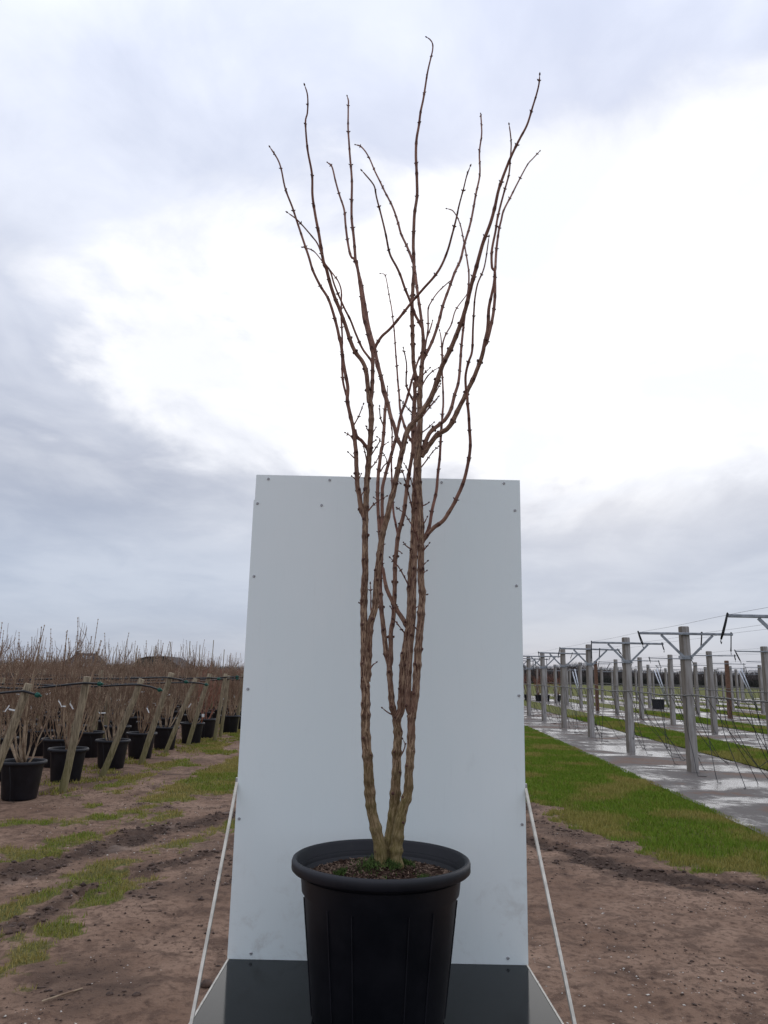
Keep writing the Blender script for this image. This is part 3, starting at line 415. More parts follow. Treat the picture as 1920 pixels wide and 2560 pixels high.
('twig','t14','A',[(-0.0435,2.1944,2.0729,0.00226),(-0.0359,2.1791,2.0765,0.00172),(-0.0296,2.1644,2.0764,0.00135)]),
('twig','t15','N',[(-0.011,2.4969,2.1603,0.00257),(-0.0017,2.488,2.1651,0.00202),(0.0068,2.4769,2.1676,0.00155)]),
('twig','t16','A',[(-0.0524,2.2013,2.0121,0.00226),(-0.0582,2.1833,2.0353,0.00184),(-0.0656,2.1513,2.0591,0.00134)]),
('twig','t17','C2',[(0.0809,2.4397,2.0499,0.0025),(0.0739,2.4282,2.0604,0.00211),(0.0615,2.3997,2.0737,0.00149)]),
('twig','t18','B',[(0.0925,2.4012,1.9099,0.00243),(0.0814,2.3843,1.9513,0.00213),(0.0709,2.3619,1.9873,0.00186),(0.0525,2.3212,2.0384,0.00144)]),
('twig','t19','B',[(0.1043,2.4048,1.9604,0.00244),(0.0934,2.3746,1.9872,0.00197),(0.0801,2.3248,2.0119,0.00144)]),
('twig','t20','E',[(0.1102,2.2999,1.7937,0.00231),(0.0986,2.2835,1.8172,0.0021),(0.0871,2.2639,1.8346,0.00192),(0.0608,2.2147,1.8663,0.00156),(0.0377,2.1799,1.8781,0.00134)]),
('twig','t21','B',[(0.0856,2.393,1.7942,0.0024),(0.0739,2.3729,1.7991,0.00191),(0.0639,2.343,1.8044,0.00142)]),
('twig','t22','B',[(0.0833,2.384,1.6733,0.00236),(0.068,2.3661,1.6961,0.0021),(0.0451,2.3266,1.7262,0.00172),(0.0202,2.284,1.7477,0.00138)]),
('twig','t23','E',[(0.111,2.2966,2.0329,0.00235),(0.1211,2.2859,2.045,0.00215),(0.1307,2.2689,2.057,0.00193),(0.1447,2.2406,2.071,0.00162),(0.1576,2.2166,2.0779,0.00138)]),
('twig','t24','E',[(0.1116,2.295,2.1448,0.00237),(0.1302,2.2753,2.1539,0.0019),(0.1468,2.245,2.1621,0.00141)]),
('twig','t25','A2R',[(0.1056,2.1477,2.145,0.00223),(0.1213,2.128,2.1616,0.00185),(0.1427,2.0877,2.1774,0.00132)]),
('twig','t26','E',[(0.1142,2.2983,1.9122,0.00233),(0.1258,2.2846,1.913,0.00182),(0.1336,2.2683,1.9156,0.00139)]),
('twig','t27','E',[(0.1184,2.2991,1.851,0.00232),(0.1247,2.287,1.8613,0.00186),(0.1295,2.2691,1.871,0.00139)]),
('twig','t28','E',[(0.1175,2.3002,1.7672,0.0023),(0.1271,2.2852,1.7791,0.00186),(0.1383,2.2602,1.79,0.00137)]),
('twig','t29','E',[(0.118,2.3008,1.7249,0.00229),(0.1278,2.2904,1.7342,0.00174),(0.1348,2.2808,1.7389,0.00138)]),
('twig','t30','E',[(0.12,2.3011,1.7039,0.00229),(0.1292,2.2811,1.7099,0.00137)]),
('twig','t31','C2',[(0.0451,2.4064,1.79,0.00241),(0.0512,2.3988,1.7859,0.00195),(0.0565,2.3864,1.7789,0.00145)]),
('twig','t32','C2',[(0.0932,2.4689,2.2661,0.00257),(0.0735,2.4498,2.2815,0.00207),(0.053,2.4189,2.2951,0.00153)]),
('twig','t33','A2',[(-0.0309,2.2439,1.5808,0.00221),(-0.0336,2.24,1.5972,0.00203),(-0.0336,2.2277,1.6295,0.00166),(-0.0345,2.2139,1.6589,0.00133)]),
('twig','t34','A',[(-0.0328,2.2619,1.4129,0.00219),(-0.0247,2.2472,1.4292,0.00168),(-0.0141,2.2319,1.4373,0.00131)]),
('twig','t35','B',[(0.0359,2.3564,1.2886,0.00226),(0.0219,2.3451,1.2964,0.00183),(0.008,2.3264,1.3075,0.00135)]),
('twig','t36','B',[(0.075,2.3731,1.5231,0.00232),(0.0706,2.3689,1.5298,0.0022),(0.0501,2.3408,1.5521,0.00173),(0.033,2.3131,1.5671,0.00138)]),
('twig','t37','E',[(0.1115,2.3034,1.5305,0.00226),(0.1041,2.294,1.5366,0.00188),(0.0946,2.2734,1.5459,0.00135)]),
('twig','t38','F2',[(0.0928,2.3445,1.595,0.00231),(0.1015,2.3306,1.6028,0.0018),(0.1084,2.3145,1.6085,0.00138)]),
('twig','t39','B',[(0.0631,2.3492,1.1705,0.00223),(0.0723,2.344,1.1876,0.00191),(0.0775,2.337,1.2048,0.00162),(0.0706,2.3292,1.2206,0.00134)]),
('twig','t40','C2',[(0.0361,2.3839,1.5953,0.00235),(0.0305,2.3754,1.6016,0.00186),(0.0259,2.3639,1.6076,0.00141)]),
('twig','t41','E',[(0.1113,2.2928,2.2993,0.0024),(0.1247,2.2761,2.3206,0.00204),(0.1432,2.2527,2.3328,0.00169),(0.16,2.2328,2.3358,0.00142)]),
('twig','t42','E',[(0.107,2.2925,2.3249,0.00241),(0.119,2.2812,2.3378,0.00195),(0.134,2.2625,2.3476,0.00144)]),
('twig','t43','A2R',[(0.1104,2.1449,2.1547,0.00223),(0.1329,2.1644,2.1889,0.00183),(0.1595,2.1949,2.2286,0.00139)]),
('twig','t44','A2R',[(0.1325,2.1345,2.2008,0.00223),(0.1478,2.1481,2.2291,0.00177),(0.1598,2.1645,2.256,0.00137)]),
('twig','t45','A2',[(0.0254,2.1896,1.9157,0.00223),(0.0368,2.2056,1.9655,0.0015),(0.0438,2.2096,1.9613,0.00136)]),
('twig','t46','A2',[(0.036,2.1777,1.9758,0.00223),(0.0464,2.1938,1.9891,0.00169),(0.0535,2.2077,1.9976,0.00137)]),
('twig','t47','C2',[(0.0657,2.4221,1.9176,0.00245),(0.0709,2.4221,1.9196,0.00148)]),
('twig','t48','A',[(-0.0522,2.2447,1.5972,0.00221),(-0.0605,2.2345,1.6012,0.00169),(-0.0654,2.2247,1.6045,0.00133)]),
('twig','t49','A',[(-0.0504,2.2647,1.3799,0.00219),(-0.0552,2.2541,1.3847,0.00179),(-0.0527,2.2347,1.3929,0.00131)]),
('twig','t50','E',[(0.1189,2.302,1.637,0.00228),(0.131,2.302,1.6407,0.00138)]),
]
# ------------------------------------------------------------------ the ground
G_RIGHT = [(1.74, 9.53), (1.86, 9.0), (1.74, 7.9), (1.98, 7.54), (2.2, 7.15), (2.2, 6.64), (2.27, 6.24), (2.42, 6.03), (2.5, 5.84), (2.7, 6.06), (2.9, 5.98), (3.6, 5.6), (4.6, 5.0), (8, 4.2),
           (8, 12), (4.6, 22), (5.2, 42), (3.0, 42), (1.9, 22), (1.75, 13)]
G_LEFT = [(-2.63, 8.19), (-2.66, 9.15), (-2.72, 10.87), (-2.64, 12.45), (-2.45, 14.17), (-2.3, 18), (-2.0, 30), (-1.2, 30), (-1.3, 18), (-1.35, 12), (-1.63, 9.59), (-2.0, 9.3), (-2.18, 8.79), (-2.12, 8.07), (-2.42, 8.1)]
G_SPOT = [(-2.66, 7.91, .10, .16), (-3.41, 7.55, .09, .19), (-2.51, 7.07, .18, .26), (-2.65, 6.44, .24, .16), (-2.16, 7.97, .15, .33), (-1.96, 6.11, .17, .18), (-1.76, 6.52, .12, .17), (-2.17, 4.99, .09, .17),
          (-2.1, 5.25, .09, .13), (-1.72, 5.2, .15, .22), (-1.75, 4.65, .11, .13), (-1.76, 4.38, .04, .07), (-1.67, 3.96, .09, .10), (-1.72, 4.16, .08, .12), (-2.16, 5.74, .04, .07), (-1.75, 4.0, .07, .09),
          (-3.1, 9.6, .12, .2), (-3.3, 10.8, .2, .12), (-3.0, 8.6, .1, .1), (-3.25, 12.4, .3, .25), (-2.95, 14.6, .25, .6), (-3.35, 16.2, .3, .7), (-3.1, 19, .5, 1.4)]
G_BAND = [[(-3.4, 4.9), (-2.75, 6.2), (-2.5, 7.1), (-2.3, 8.1)], [(-2.3, 2.9), (-1.72, 3.9), (-1.78, 4.7), (-1.72, 5.3), (-1.85, 6.2), (-1.5, 7.3), (-1.2, 8.6)], [(-2.3, 4.6), (-2.1, 5.3), (-2.0, 6.1)], [(-3.5, 7.4), (-2.9, 7.7), (-2.6, 8.0)], [(-3.4, 9.3), (-3.2, 11), (-3.1, 14), (-3.0, 20)]]
MUD_L1 = [(-4.2, 2.6), (-2.9, 4.9), (-2.56, 5.65), (-2.41, 6.06), (-2.26, 6.54), (-2.08, 7.19), (-1.81, 7.49), (-1.4, 8.05), (-.9, 9.5), (-.6, 13)]
MUD_L2 = [(-2.9, 2.9), (-2.03, 4.56), (-1.91, 4.89), (-1.9, 5.55), (-1.74, 5.88), (-1.5, 6.27), (-1.18, 6.72), (-.4, 8.2), (.1, 13)]
MUD_R = [(.3, 10.5), (.9, 8.4), (1.36, 7.37), (1.63, 6.99), (1.82, 6.37), (2.06, 6.09), (2.32, 5.94), (2.75, 5.92), (3.8, 5.4)]
PUD_R = [(91.0, 6.75), (1.27, 6.42), (1.45, 6.24), (1.66, 5.97), (1.95, 5.86)]
def path_l(y): return 3.3 + .046 * y
def ground_fields(x, y):
    wob = (fbm(x * 2.2, y * 2.2, 3) - .5) * .8 + (fbm(x * 9, y * 9, 8) - .5) * .75
    near = np.clip(1 - y / 60, 0, 1)
    g = np.zeros_like(x)
    ins = inpoly(x, y, G_RIGHT); d = dpoly(x, y, G_RIGHT + [G_RIGHT[0]])
    g = np.maximum(g, sst(np.where(ins, d, -d) + wob * .7, -.12, .22))
    ins = inpoly(x, y, G_LEFT); d = dpoly(x, y, G_LEFT + [G_LEFT[0]])
    g = np.maximum(g, .92 * sst(np.where(ins, d, -d) + wob * .55, -.05, .22))
    for cx, cy, rx, ry in G_SPOT:
        q = np.hypot((x - cx) / rx, (y - cy) / ry); g = np.maximum(g, .85 * sst(1.5 - q * .9 + wob * 2.9, .1, .9))
    for pl in G_BAND:
        g = np.maximum(g, .8 * sst(.24 - dpoly(x, y, pl) + wob * .75, 0, .3))
    m1 = sst(.32 - dpoly(x, y, MUD_L1) + wob * .4, 0, .2); m2 = sst(.20 - dpoly(x, y, MUD_L2) + wob * .4, 0, .2); m3 = sst(.30 - dpoly(x, y, MUD_R) + wob * .42, 0, .24)
    cl = sst(fbm(x * 1.3, y * 1.3, 21), .60, .72) * .55
    mud = np.maximum(np.maximum(m1, m2 * .9), np.maximum(m3 * 1.3, cl * (y < 14))) * (.35 + 1.15 * fbm(x * 4.5, y * 4.5, 31))
    wet = sst(.13 - dpoly(x, y, PUD_R) + wob * .22, .0, .06)
    wet = np.maximum(wet * 0, .4 * m1 * sst(fbm(x * 3, y * 3, 41), .60, .70))
    far = ((x > path_l(y) - .3) | (y > 90) & (x > -.1 * y)).astype(float)
    g = np.maximum(g, far); mud = np.clip(mud, 0, 1) * (1 - far)
    amp = sst(16 - y, 0, 6) * (1 - far)
    lump = (fbm(x * 7, y * 7, 51, 5) - .5) * .085 + (fbm(x * 22, y * 22, 52, 3) - .5) * .045
    z = amp * ((fbm(x * .9, y * .9, 50) - .5) * .03 + (fbm(x * 14, y * 14, 53, 4) - .5) * .020 + (fbm(x * 4, y * 4, 54, 3) - .5) * .02 + np.maximum(np.maximum(m1, m2), m3) * lump - .02 * m3)
    z = z * (1 - wet) + wet * (-.012) * amp
    return np.where(mud > g, g * .35, g), mud * (1 - .75 * g), wet, z
def axis(dense_lo, dense_hi, st, lo, hi, gr):
    a = list(np.arange(dense_lo, dense_hi, st)); s = st; v = a[-1]
    while v < hi: s *= gr; v += s; a.append(v)
    s = st; v = a[0]; b = []
    while v > lo: s *= gr; v -= s; b.append(v)
    return np.array(b[::-1] + a)
gx = axis(-4.6, 4.6, .024, -2500, 2500, 1.13); gy = axis(3.2, 10.0, .024, -600, 3500, 1.035)
GX, GY = np.meshgrid(gx, gy); gg, gm, gw, gz = ground_fields(GX.ravel(), GY.ravel())
V = np.stack([GX.ravel(), GY.ravel(), gz], 1); nx, ny = len(gx), len(gy)
i = (np.arange(ny - 1)[:, None] * nx + np.arange(nx - 1)[None]).ravel()
F = np.stack([i, i + 1, i + nx + 1, i + nx], 1)
o = link('ground', soup('ground', V, F, MT['soil'], dict(grass=gg, mud=gm, wet=gw), True)); o['kind'] = 'structure'
o['label'] = 'bare brown soil with muddy wheel ruts and grassy patches'

# wet paths and the grass strips between them
PITCHX, SLOPE = 4.12, .0445
def strip(name, x0, x1, y0, y1, z, mat, amp, label):
    ys = np.concatenate([np.arange(y0, 40, .22), np.arange(40, y1, 1.5)]); vs = []; n = 7
    for y in ys:
        a = x0 + SLOPE * y + amp * 2 * (float(fbm(np.array([y * 1.1]), np.array([x0 * 3]), 61)[0]) - .5); b = x1 + SLOPE * y + amp * 2 * (float(fbm(np.array([y * 1.1]), np.array([x1 * 3]), 62)[0]) - .5)
        for t in np.linspace(0, 1, n): vs.append((a + (b - a) * t, y, z))
    V = np.array(vs); m = len(ys); i = (np.arange(m - 1)[:, None] * n + np.arange(n - 1)[None]).ravel()
    F = np.stack([i, i + 1, i + n + 1, i + n], 1)
    o = link(name, soup(name, V, F, mat, dict(grass=np.ones(len(V)), mud=np.zeros(len(V)), wet=np.zeros(len(V))))); o['kind'] = 'structure'; o['label'] = label
NROW = 8
for r in range(NROW):
    strip('wet_path', 3.30 + PITCHX * r, 5.78 + PITCHX * r, 3 if r < 2 else 10, 78, .014, MT['path'], .10, '%s wet concrete path from the camera, under the post rows' % ORD[r])
    strip('grass_strip', 5.78 + PITCHX * r, 7.42 + PITCHX * r, 3 if r < 2 else 10, 78, .022, MT['soil'], .06, '%s strip of mown grass between the wet paths' % ORD[r])

# grass blades
def blades(name, x, y, z, h, tone, label, wmul=1.):
    n = len(x); a = RNG.uniform(0, 2 * np.pi, n); wd = RNG.uniform(.0022, .0042, n) * wmul * np.clip(y / 6, 1, 3)
    lean = RNG.uniform(.1, .75, n) * h; la = RNG.uniform(0, 2 * np.pi, n)
    b = np.stack([x, y, z - .004], 1); dx = np.stack([np.cos(a) * wd, np.sin(a) * wd, np.zeros(n)], 1)
    tip = b + np.stack([np.cos(la) * lean, np.sin(la) * lean, h], 1)
    V = np.stack([b - dx, b + dx, tip], 1).reshape(-1, 3); F = np.arange(3 * n).reshape(n, 3)
    o = link(name, soup(name, V, F, MT['blade'], dict(tone=np.repeat(tone, 3)))); o['kind'] = 'stuff'; o['label'] = label
def scatter(n, x0, x1, y0, y1, dens_far=None):
    return RNG.uniform(x0, x1, n), y0 + (y1 - y0) * RNG.uniform(0, 1, n) ** 1.35
x, y = scatter(330000, 1.2, 4.6, 5.0, 24)
g, m, wt, z = ground_fields(x, y); kp = (RNG.uniform(0, 1, len(x)) < sst(g, .35, .95)) & (x < path_l(y) + .04) & (wt < .2); x, y, z, m = x[kp], y[kp], z[kp], m[kp]
t = np.clip(sst(fbm(x * 1.4, y * 1.4, 71), .45, .72) * .55 + RNG.uniform(-.1, .35, len(x)) + .25 * m, 0, 1)
blades('verge_grass', x, y, z, RNG.uniform(.016, .05, len(x)) * (.6 + .8 * fbm(x * 5, y * 5, 72)), t, 'short green grass of the verge beside the near wet path')
x, y = scatter(260000, -4.0, -.6, 3.3, 22)
g, m, wt, z = ground_fields(x, y); kp = (RNG.uniform(0, 1, len(x)) < sst(g, .3, .95) * .9) & (wt < .2); x, y, z, m = x[kp], y[kp], z[kp], m[kp]
t = np.clip(sst(fbm(x * 2, y * 2, 73), .35, .7) * .75 + RNG.uniform(-.15, .35, len(x)) + .2 * m, 0, 1)
t = np.clip(t + .2, 0, 1)
blades('track_grass', x, y, z, RNG.uniform(.012, .042, len(x)) * (.6 + .8 * fbm(x * 5, y * 5, 74)), t, 'patchy grass growing along the muddy track on the left')
X_, Y_ = [], []
for r in range(4):
    n = (60000, 40000, 26000, 16000)[r]; yy = (9, 15, 22, 28)[r] + RNG.uniform(0, 1, n) ** 1.6 * 22; xx = 5.80 + PITCHX * r + RNG.uniform(0, 1.6, n) + SLOPE * yy; X_.append(xx); Y_.append(yy)
x = np.concatenate(X_); y = np.concatenate(Y_); t = np.clip(sst(fbm(x * .9, y * .9, 75), .4, .7) * .5 + RNG.uniform(-.1, .3, len(x)), 0, 1)
blades('strip_grass', x, y, np.full(len(x), .024), RNG.uniform(.02, .06, len(x)), t, 'short mown grass on the strips between the wet paths')
# yellowish weeds along the pot row ends
x = -3.75 + RNG.normal(0, .32, 26000); y = RNG.uniform(9.2, 26, 26000); kp = fbm(x * 2.4, y * 2.4, 76) > .52; x, y = x[kp], y[kp]
blades('row_weeds', x, y, np.zeros(len(x)), RNG.uniform(.015, .06, len(x)), np.clip(RNG.uniform(.25, 1, len(x)), 0, 1), 'yellowish weeds around the pots and stakes on the left', 1.2)

# loose bits lying on the soil
def bits(name, n, x0, x1, y0, y1, s0, s1, mat, label, flatz=.5, dens=None):
    x = RNG.uniform(x0, x1, n); y = y0 + (y1 - y0) * RNG.uniform(0, 1, n) ** 1.5
    g, m, wt, z = ground_fields(x, y); kp = (g < .4) & (wt < .3) & (x < path_l(y))
    if dens is not None: kp &= dens(x, y, m)
    x, y, z = x[kp], y[kp], z[kp]; n = len(x)
    s = s0 * (s1 / s0) ** (RNG.uniform(0, 1, n) ** 2.2); base = np.array([(1, 0, 0), (.3, .9, 0), (-.8, .6, 0), (-.8, -.6, 0), (.3, -.9, 0), (0, 0, 1), (0, 0, -1)])
    Q = base[None] * RNG.uniform(.55, 1.35, (n, 7, 1)); a = RNG.uniform(0, 6.28, n); ca, sa = np.cos(a)[:, None], np.sin(a)[:, None]
    el = RNG.uniform(.5, 1.5, n)[:, None]
    xx = Q[..., 0] * el; yy = Q[..., 1]
    W = np.stack([(xx * ca - yy * sa) * s[:, None] + x[:, None], (xx * sa + yy * ca) * s[:, None] + y[:, None], Q[..., 2] * s[:, None] * flatz + z[:, None] + s[:, None] * flatz * .3], 2)
    tri = np.array([(0, 1, 5), (1, 2, 5), (2, 3, 5), (3, 4, 5), (4, 0, 5), (1, 0, 6), (2, 1, 6), (3, 2, 6), (4, 3, 6), (0, 4, 6)])
    F = (tri[None] + (np.arange(n) * 7)[:, None, None]).reshape(-1, 3)
    o = link(name, soup(name, W.reshape(-1, 3), F, mat)); o['kind'] = 'stuff'; o['label'] = label
bits('shell_chips', 9000, -3.6, 4.2, 3.2, 11, .0016, .0085, MT['shell'], 'pale shell and stone chips strewn over the brown soil', .5, lambda x, y, m: fbm(x * 1.5, y * 1.5, 81) > .47)
bits('soil_crumbs', 22000, -3.6, 4.2, 3.2, 11, .002, .012, MT['clod'], 'dark crumbs of wet soil on the track', .6, lambda x, y, m: (fbm(x * 2, y * 2, 82) + .5 * m) > .49)
bits('rut_clods', 16000, -3.2, 3.2, 4.2, 9.5, .006, .028, MT['clod'], 'churned dark mud clods along the wheel ruts', .6, lambda x, y, m: m > .45)
def clod(x, y, s, label):
    m = MB(); n = 9; rs = 6
    vs = []; rr = random.Random(int(x * 1000))
    for i in range(rs + 1):
        ph = math.pi * i / rs
        for j in range(n):
            q = s * rr.uniform(.72, 1.15); a = 6.283 * j / n
            vs.append((q * math.sin(ph) * math.cos(a), q * math.sin(ph) * math.sin(a) * .8, q * math.cos(ph) * .62))
    fs = [(i * n + j, i * n + (j + 1) % n, (i + 1) * n + (j + 1) % n, (i + 1) * n + j) for i in range(rs) for j in range(n)]
    m.add(vs, fs, True)
    tag(link('soil_clod', m, MT['clod'], None, (x, y, s * .4)), label, 'clod', 'dark soil clods on the track')
clod(-.76, 3.87, .030, 'large dark soil clod lying beside the left edge of the black platform')
clod(-1.04, 3.74, .022, 'rounded dark soil clod on the track at bottom left, right of the pair')
clod(-1.16, 3.74, .019, 'rounded dark soil clod on the track at bottom left, left of the pair')
m = MB(); m.tube([(-1.42, 3.66, .008), (-1.36, 3.72, .012), (-1.30, 3.80, .010)], [.004, .005, .003], 5)
tag(link('dead_stick', m, MT['twig']), 'short dark stick lying on the soil at bottom left', 'stick')

# ------------------------------------------------------------------ display stand: white back panel on a black platform
PZ = .495
st = thing('display_stand', 'white back panel standing on a glossy black platform behind the potted tree', 'display stand', (0, 0, 0))
m = MB(); op = [(-.477, PZ - .012), (.498, PZ - .012), (.497, 2.114), (-.472, 2.114), (-.4725, 2.020), (-.4765, 2.018)]
m.add([(x, 2.735, z) for x, z in op] + [(x, 2.753, z) for x, z in op], [(0, 1, 2, 3, 4, 5), (11, 10, 9, 8, 7, 6)] + [((i + 1) % 6, i, i + 6, (i + 1) % 6 + 6) for i in range(6)])
pn = link('back_panel', m, MT['panel'], st)
sm = MB(); sm.lathe([(.0052, -.0005), (.0052, .0010), (.0040, .0028), (.0020, .0036), (.0018, .0024), (0.0003, .0024)], 12)
sme = sm.mesh('screw'); sme.materials.append(MT['screw'])
for sx, sz in [(-.427, 2.099), (-.202, 2.1), (.209, 2.1), (.438, 2.101), (-.462, 2.006), (-.228, 2.004), (.477, 2.0), (-.460, 1.739), (.478, 1.725), (-.459, 1.346), (.481, 1.343), (-.464, .922), (.485, .923), (-.401, .512), (.432, .514)]:
    q = link('screw', sme, None, pn, (sx, 2.7352, sz)); q.rotation_euler = (R(90), random.uniform(0, 3), 0)
# timber frame behind the panel
for a, b in (((-.44, 2.775, .40), (-.44, 2.775, 2.08)), ((.465, 2.775, .40), (.465, 2.775, 2.08))):
    m = MB(); m.bar(a, b, .022, .022); link('rear_batten', m, MT['wood'], st)
m = MB(); vs = [(-.470, 2.733, 0), (.4905, 2.733, 0), (.545, 1.25, 0), (-.500, 1.25, 0)]
m.add([(x, y, PZ - .021) for x, y, _ in vs] + [(x, y, PZ) for x, y, _ in vs], [(0, 1, 2, 3), (7, 6, 5, 4), (4, 5, 1, 0), (5, 6, 2, 1), (6, 7, 3, 2), (7, 4, 0, 3)])
pf = link('platform', m, MT['board'], st)
for a, b, sg in ((vs[3], vs[0], -1), (vs[2], vs[1], 1)):
    m = MB(); m.bar((a[0] + sg * .003, a[1], PZ - .0125), (b[0] + sg * .003, b[1] , PZ - .0125), .0028, .014); link('edge_strip', m, MT['white_wood'], pf)
for lx, ly in ((-.42, 2.68), (.44, 2.68), (-.43, 1.35), (.46, 1.35)):
    m = MB(); m.bbox((lx, ly, (PZ - .022) / 2), (.028, .028, (PZ - .022) / 2), .004); link('leg', m, MT['wood'], st)
for sx, ex in ((-.479, -.492), (.4995, .532)):
    pts = [Vector((sx, 2.738, 1.035)), Vector((ex, 1.95, .32))]
    # the stay runs from the panel's edge down past the platform edge
    e = Vector((-.4665, 2.2, .518)) if sx < 0 else Vector((.5165, 2.2, .5365)); d = (e - pts[0]); f = pts[0] + d * 1.42
    m = MB(); m.bar(pts[0], f, .0042, .0055); sr = link('stay', m, MT['white_wood'], st)
    m = MB(); m.box((sx - (.001 if sx < 0 else -.001), 2.742, 1.03), (.0035, .006, .022)); link('bracket', m, MT['screw'], sr)

# ------------------------------------------------------------------ potted tree
PX, PY = .0125, 2.32
pt = thing('potted_tree', 'tall bare multi-stemmed tree in a big black pot on the platform', 'potted tree', (PX, PY, PZ + .001))
m = MB(); m.lathe([(.001, 0), (.172, 0), (.179, .006), (.2125, .312), (.2195, .320), (.2245, .366), (.2292, .3752)], 96)
m.lathe([(.2300, .3655), (.2225, .362), (.2085, .30), (.1950, .2)], 96)
pot = link('pot', m, MT['pot'], pt)
m = MB(); m.lathe([(.2288, .3756), (.2470, .3748), (.2504, .3780), (.2508, .3955), (.2484, .4025), (.2436, .4055), (.2392, .4046), (.2355, .3995), (.2294, .3690), (.2225, .360)], 128); link('rim', m, MT['pot'], pot)
for j in range(18):
    a = 2 * math.pi * (j + .5) / 18 
    if j % 3 == 1: continue
    m = MB(); c, s_ = math.cos(a), math.sin(a); m.bar((.1805 * c, .1805 * s_, .012), (.2130 * c, .2130 * s_, .306), .0012, .0022); link('rib', m, MT['pot'], pot)
m = MB(); nr, na = 26, 72; vs = []; 
for i_ in range(nr + 1):
    rr = .2205 * i_ / nr
    for j in range(na):
        a = 6.28318 * j / na; xx, yy = rr * math.cos(a), rr * math.sin(a)
        zz = .350 + (float(fbm(np.array([xx * 22 + 9]), np.array([yy * 22 + 4]), 5)[0]) - .5) * .022 + .042 * math.exp(-((rr - .0) / .11) ** 2)
        vs.append((xx, yy, zz))
m.add(vs, [(i_ * na + j, i_ * na + (j + 1) % na, (i_ + 1) * na + (j + 1) % na, (i_ + 1) * na + j) for i_ in range(nr) for j in range(na)], True)
ps = link('potting_soil', m, MT['potsoil'], pt)
# bark chips and fibres on the potting soil
n = 2600; rr = .218 * np.sqrt(RNG.uniform(0, 1, n)); a = RNG.uniform(0, 6.283, n); x = rr * np.cos(a); y = rr * np.sin(a)
z = .352 + (fbm(x * 22 + 9, y * 22 + 4, 5) - .5) * .022 + .042 * np.exp(-(rr / .11) ** 2)
L = RNG.uniform(.002, .011, n); wd = RNG.uniform(.0008, .0028, n); a = RNG.uniform(0, 6.283, n); tl = RNG.uniform(-.5, .7, n)
d = np.stack([np.cos(a) * np.cos(tl), np.sin(a) * np.cos(tl), np.sin(tl)], 1) * L[:, None]; s_ = np.stack([-np.sin(a), np.cos(a), np.zeros(n)], 1) * wd[:, None]; c = np.stack([x, y, z], 1); u_ = np.array([0, 0, 1.]) * wd[:, None]
V = np.stack([c - d - s_, c - d + s_, c + d + s_ * .6, c + d - s_ * .6, c + u_ * 1.2], 1).reshape(-1, 3)
F = (np.array([(0, 1, 4), (1, 2, 4), (2, 3, 4), (3, 0, 4)])[None] + (np.arange(n) * 5)[:, None, None]).reshape(-1, 3)
o = link('bark_chips', soup('bark_chips', V, F, MT['chip'], dict(tone=np.repeat(RNG.uniform(0, 1, n) ** 2.2, 5))), None, ps); o['kind'] = 'stuff'
n = 1900; cl = RNG.integers(0, 6, n); cxy = np.array([(.12, -.08, .018), (-.11, -.05, .014), (.07, .02, .02), (-.028, -.045, .030), (.032, -.040, .022), (.005, -.015, .075)])[cl]
x = cxy[:, 0] + RNG.normal(0, 1, n) * cxy[:, 2] * .6; y = cxy[:, 1] + RNG.normal(0, 1, n) * cxy[:, 2] * .6; z = .356 + .042 * np.exp(-(np.hypot(x, y) / .11) ** 2) + RNG.uniform(0, .008, n)
a = RNG.uniform(0, 6.283, n); h = RNG.uniform(.003, .011, n); b = np.stack([x, y, z], 1); dx = np.stack([np.cos(a), np.sin(a), 0 * a], 1) * .0016
V = np.stack([b - dx, b + dx, b + np.stack([RNG.normal(0, .004, n), RNG.normal(0, .004, n), h], 1)], 1).reshape(-1, 3)
o = link('moss', soup('moss', V, np.arange(3 * n).reshape(n, 3), MT['moss']), None, ps); o['kind'] = 'stuff'

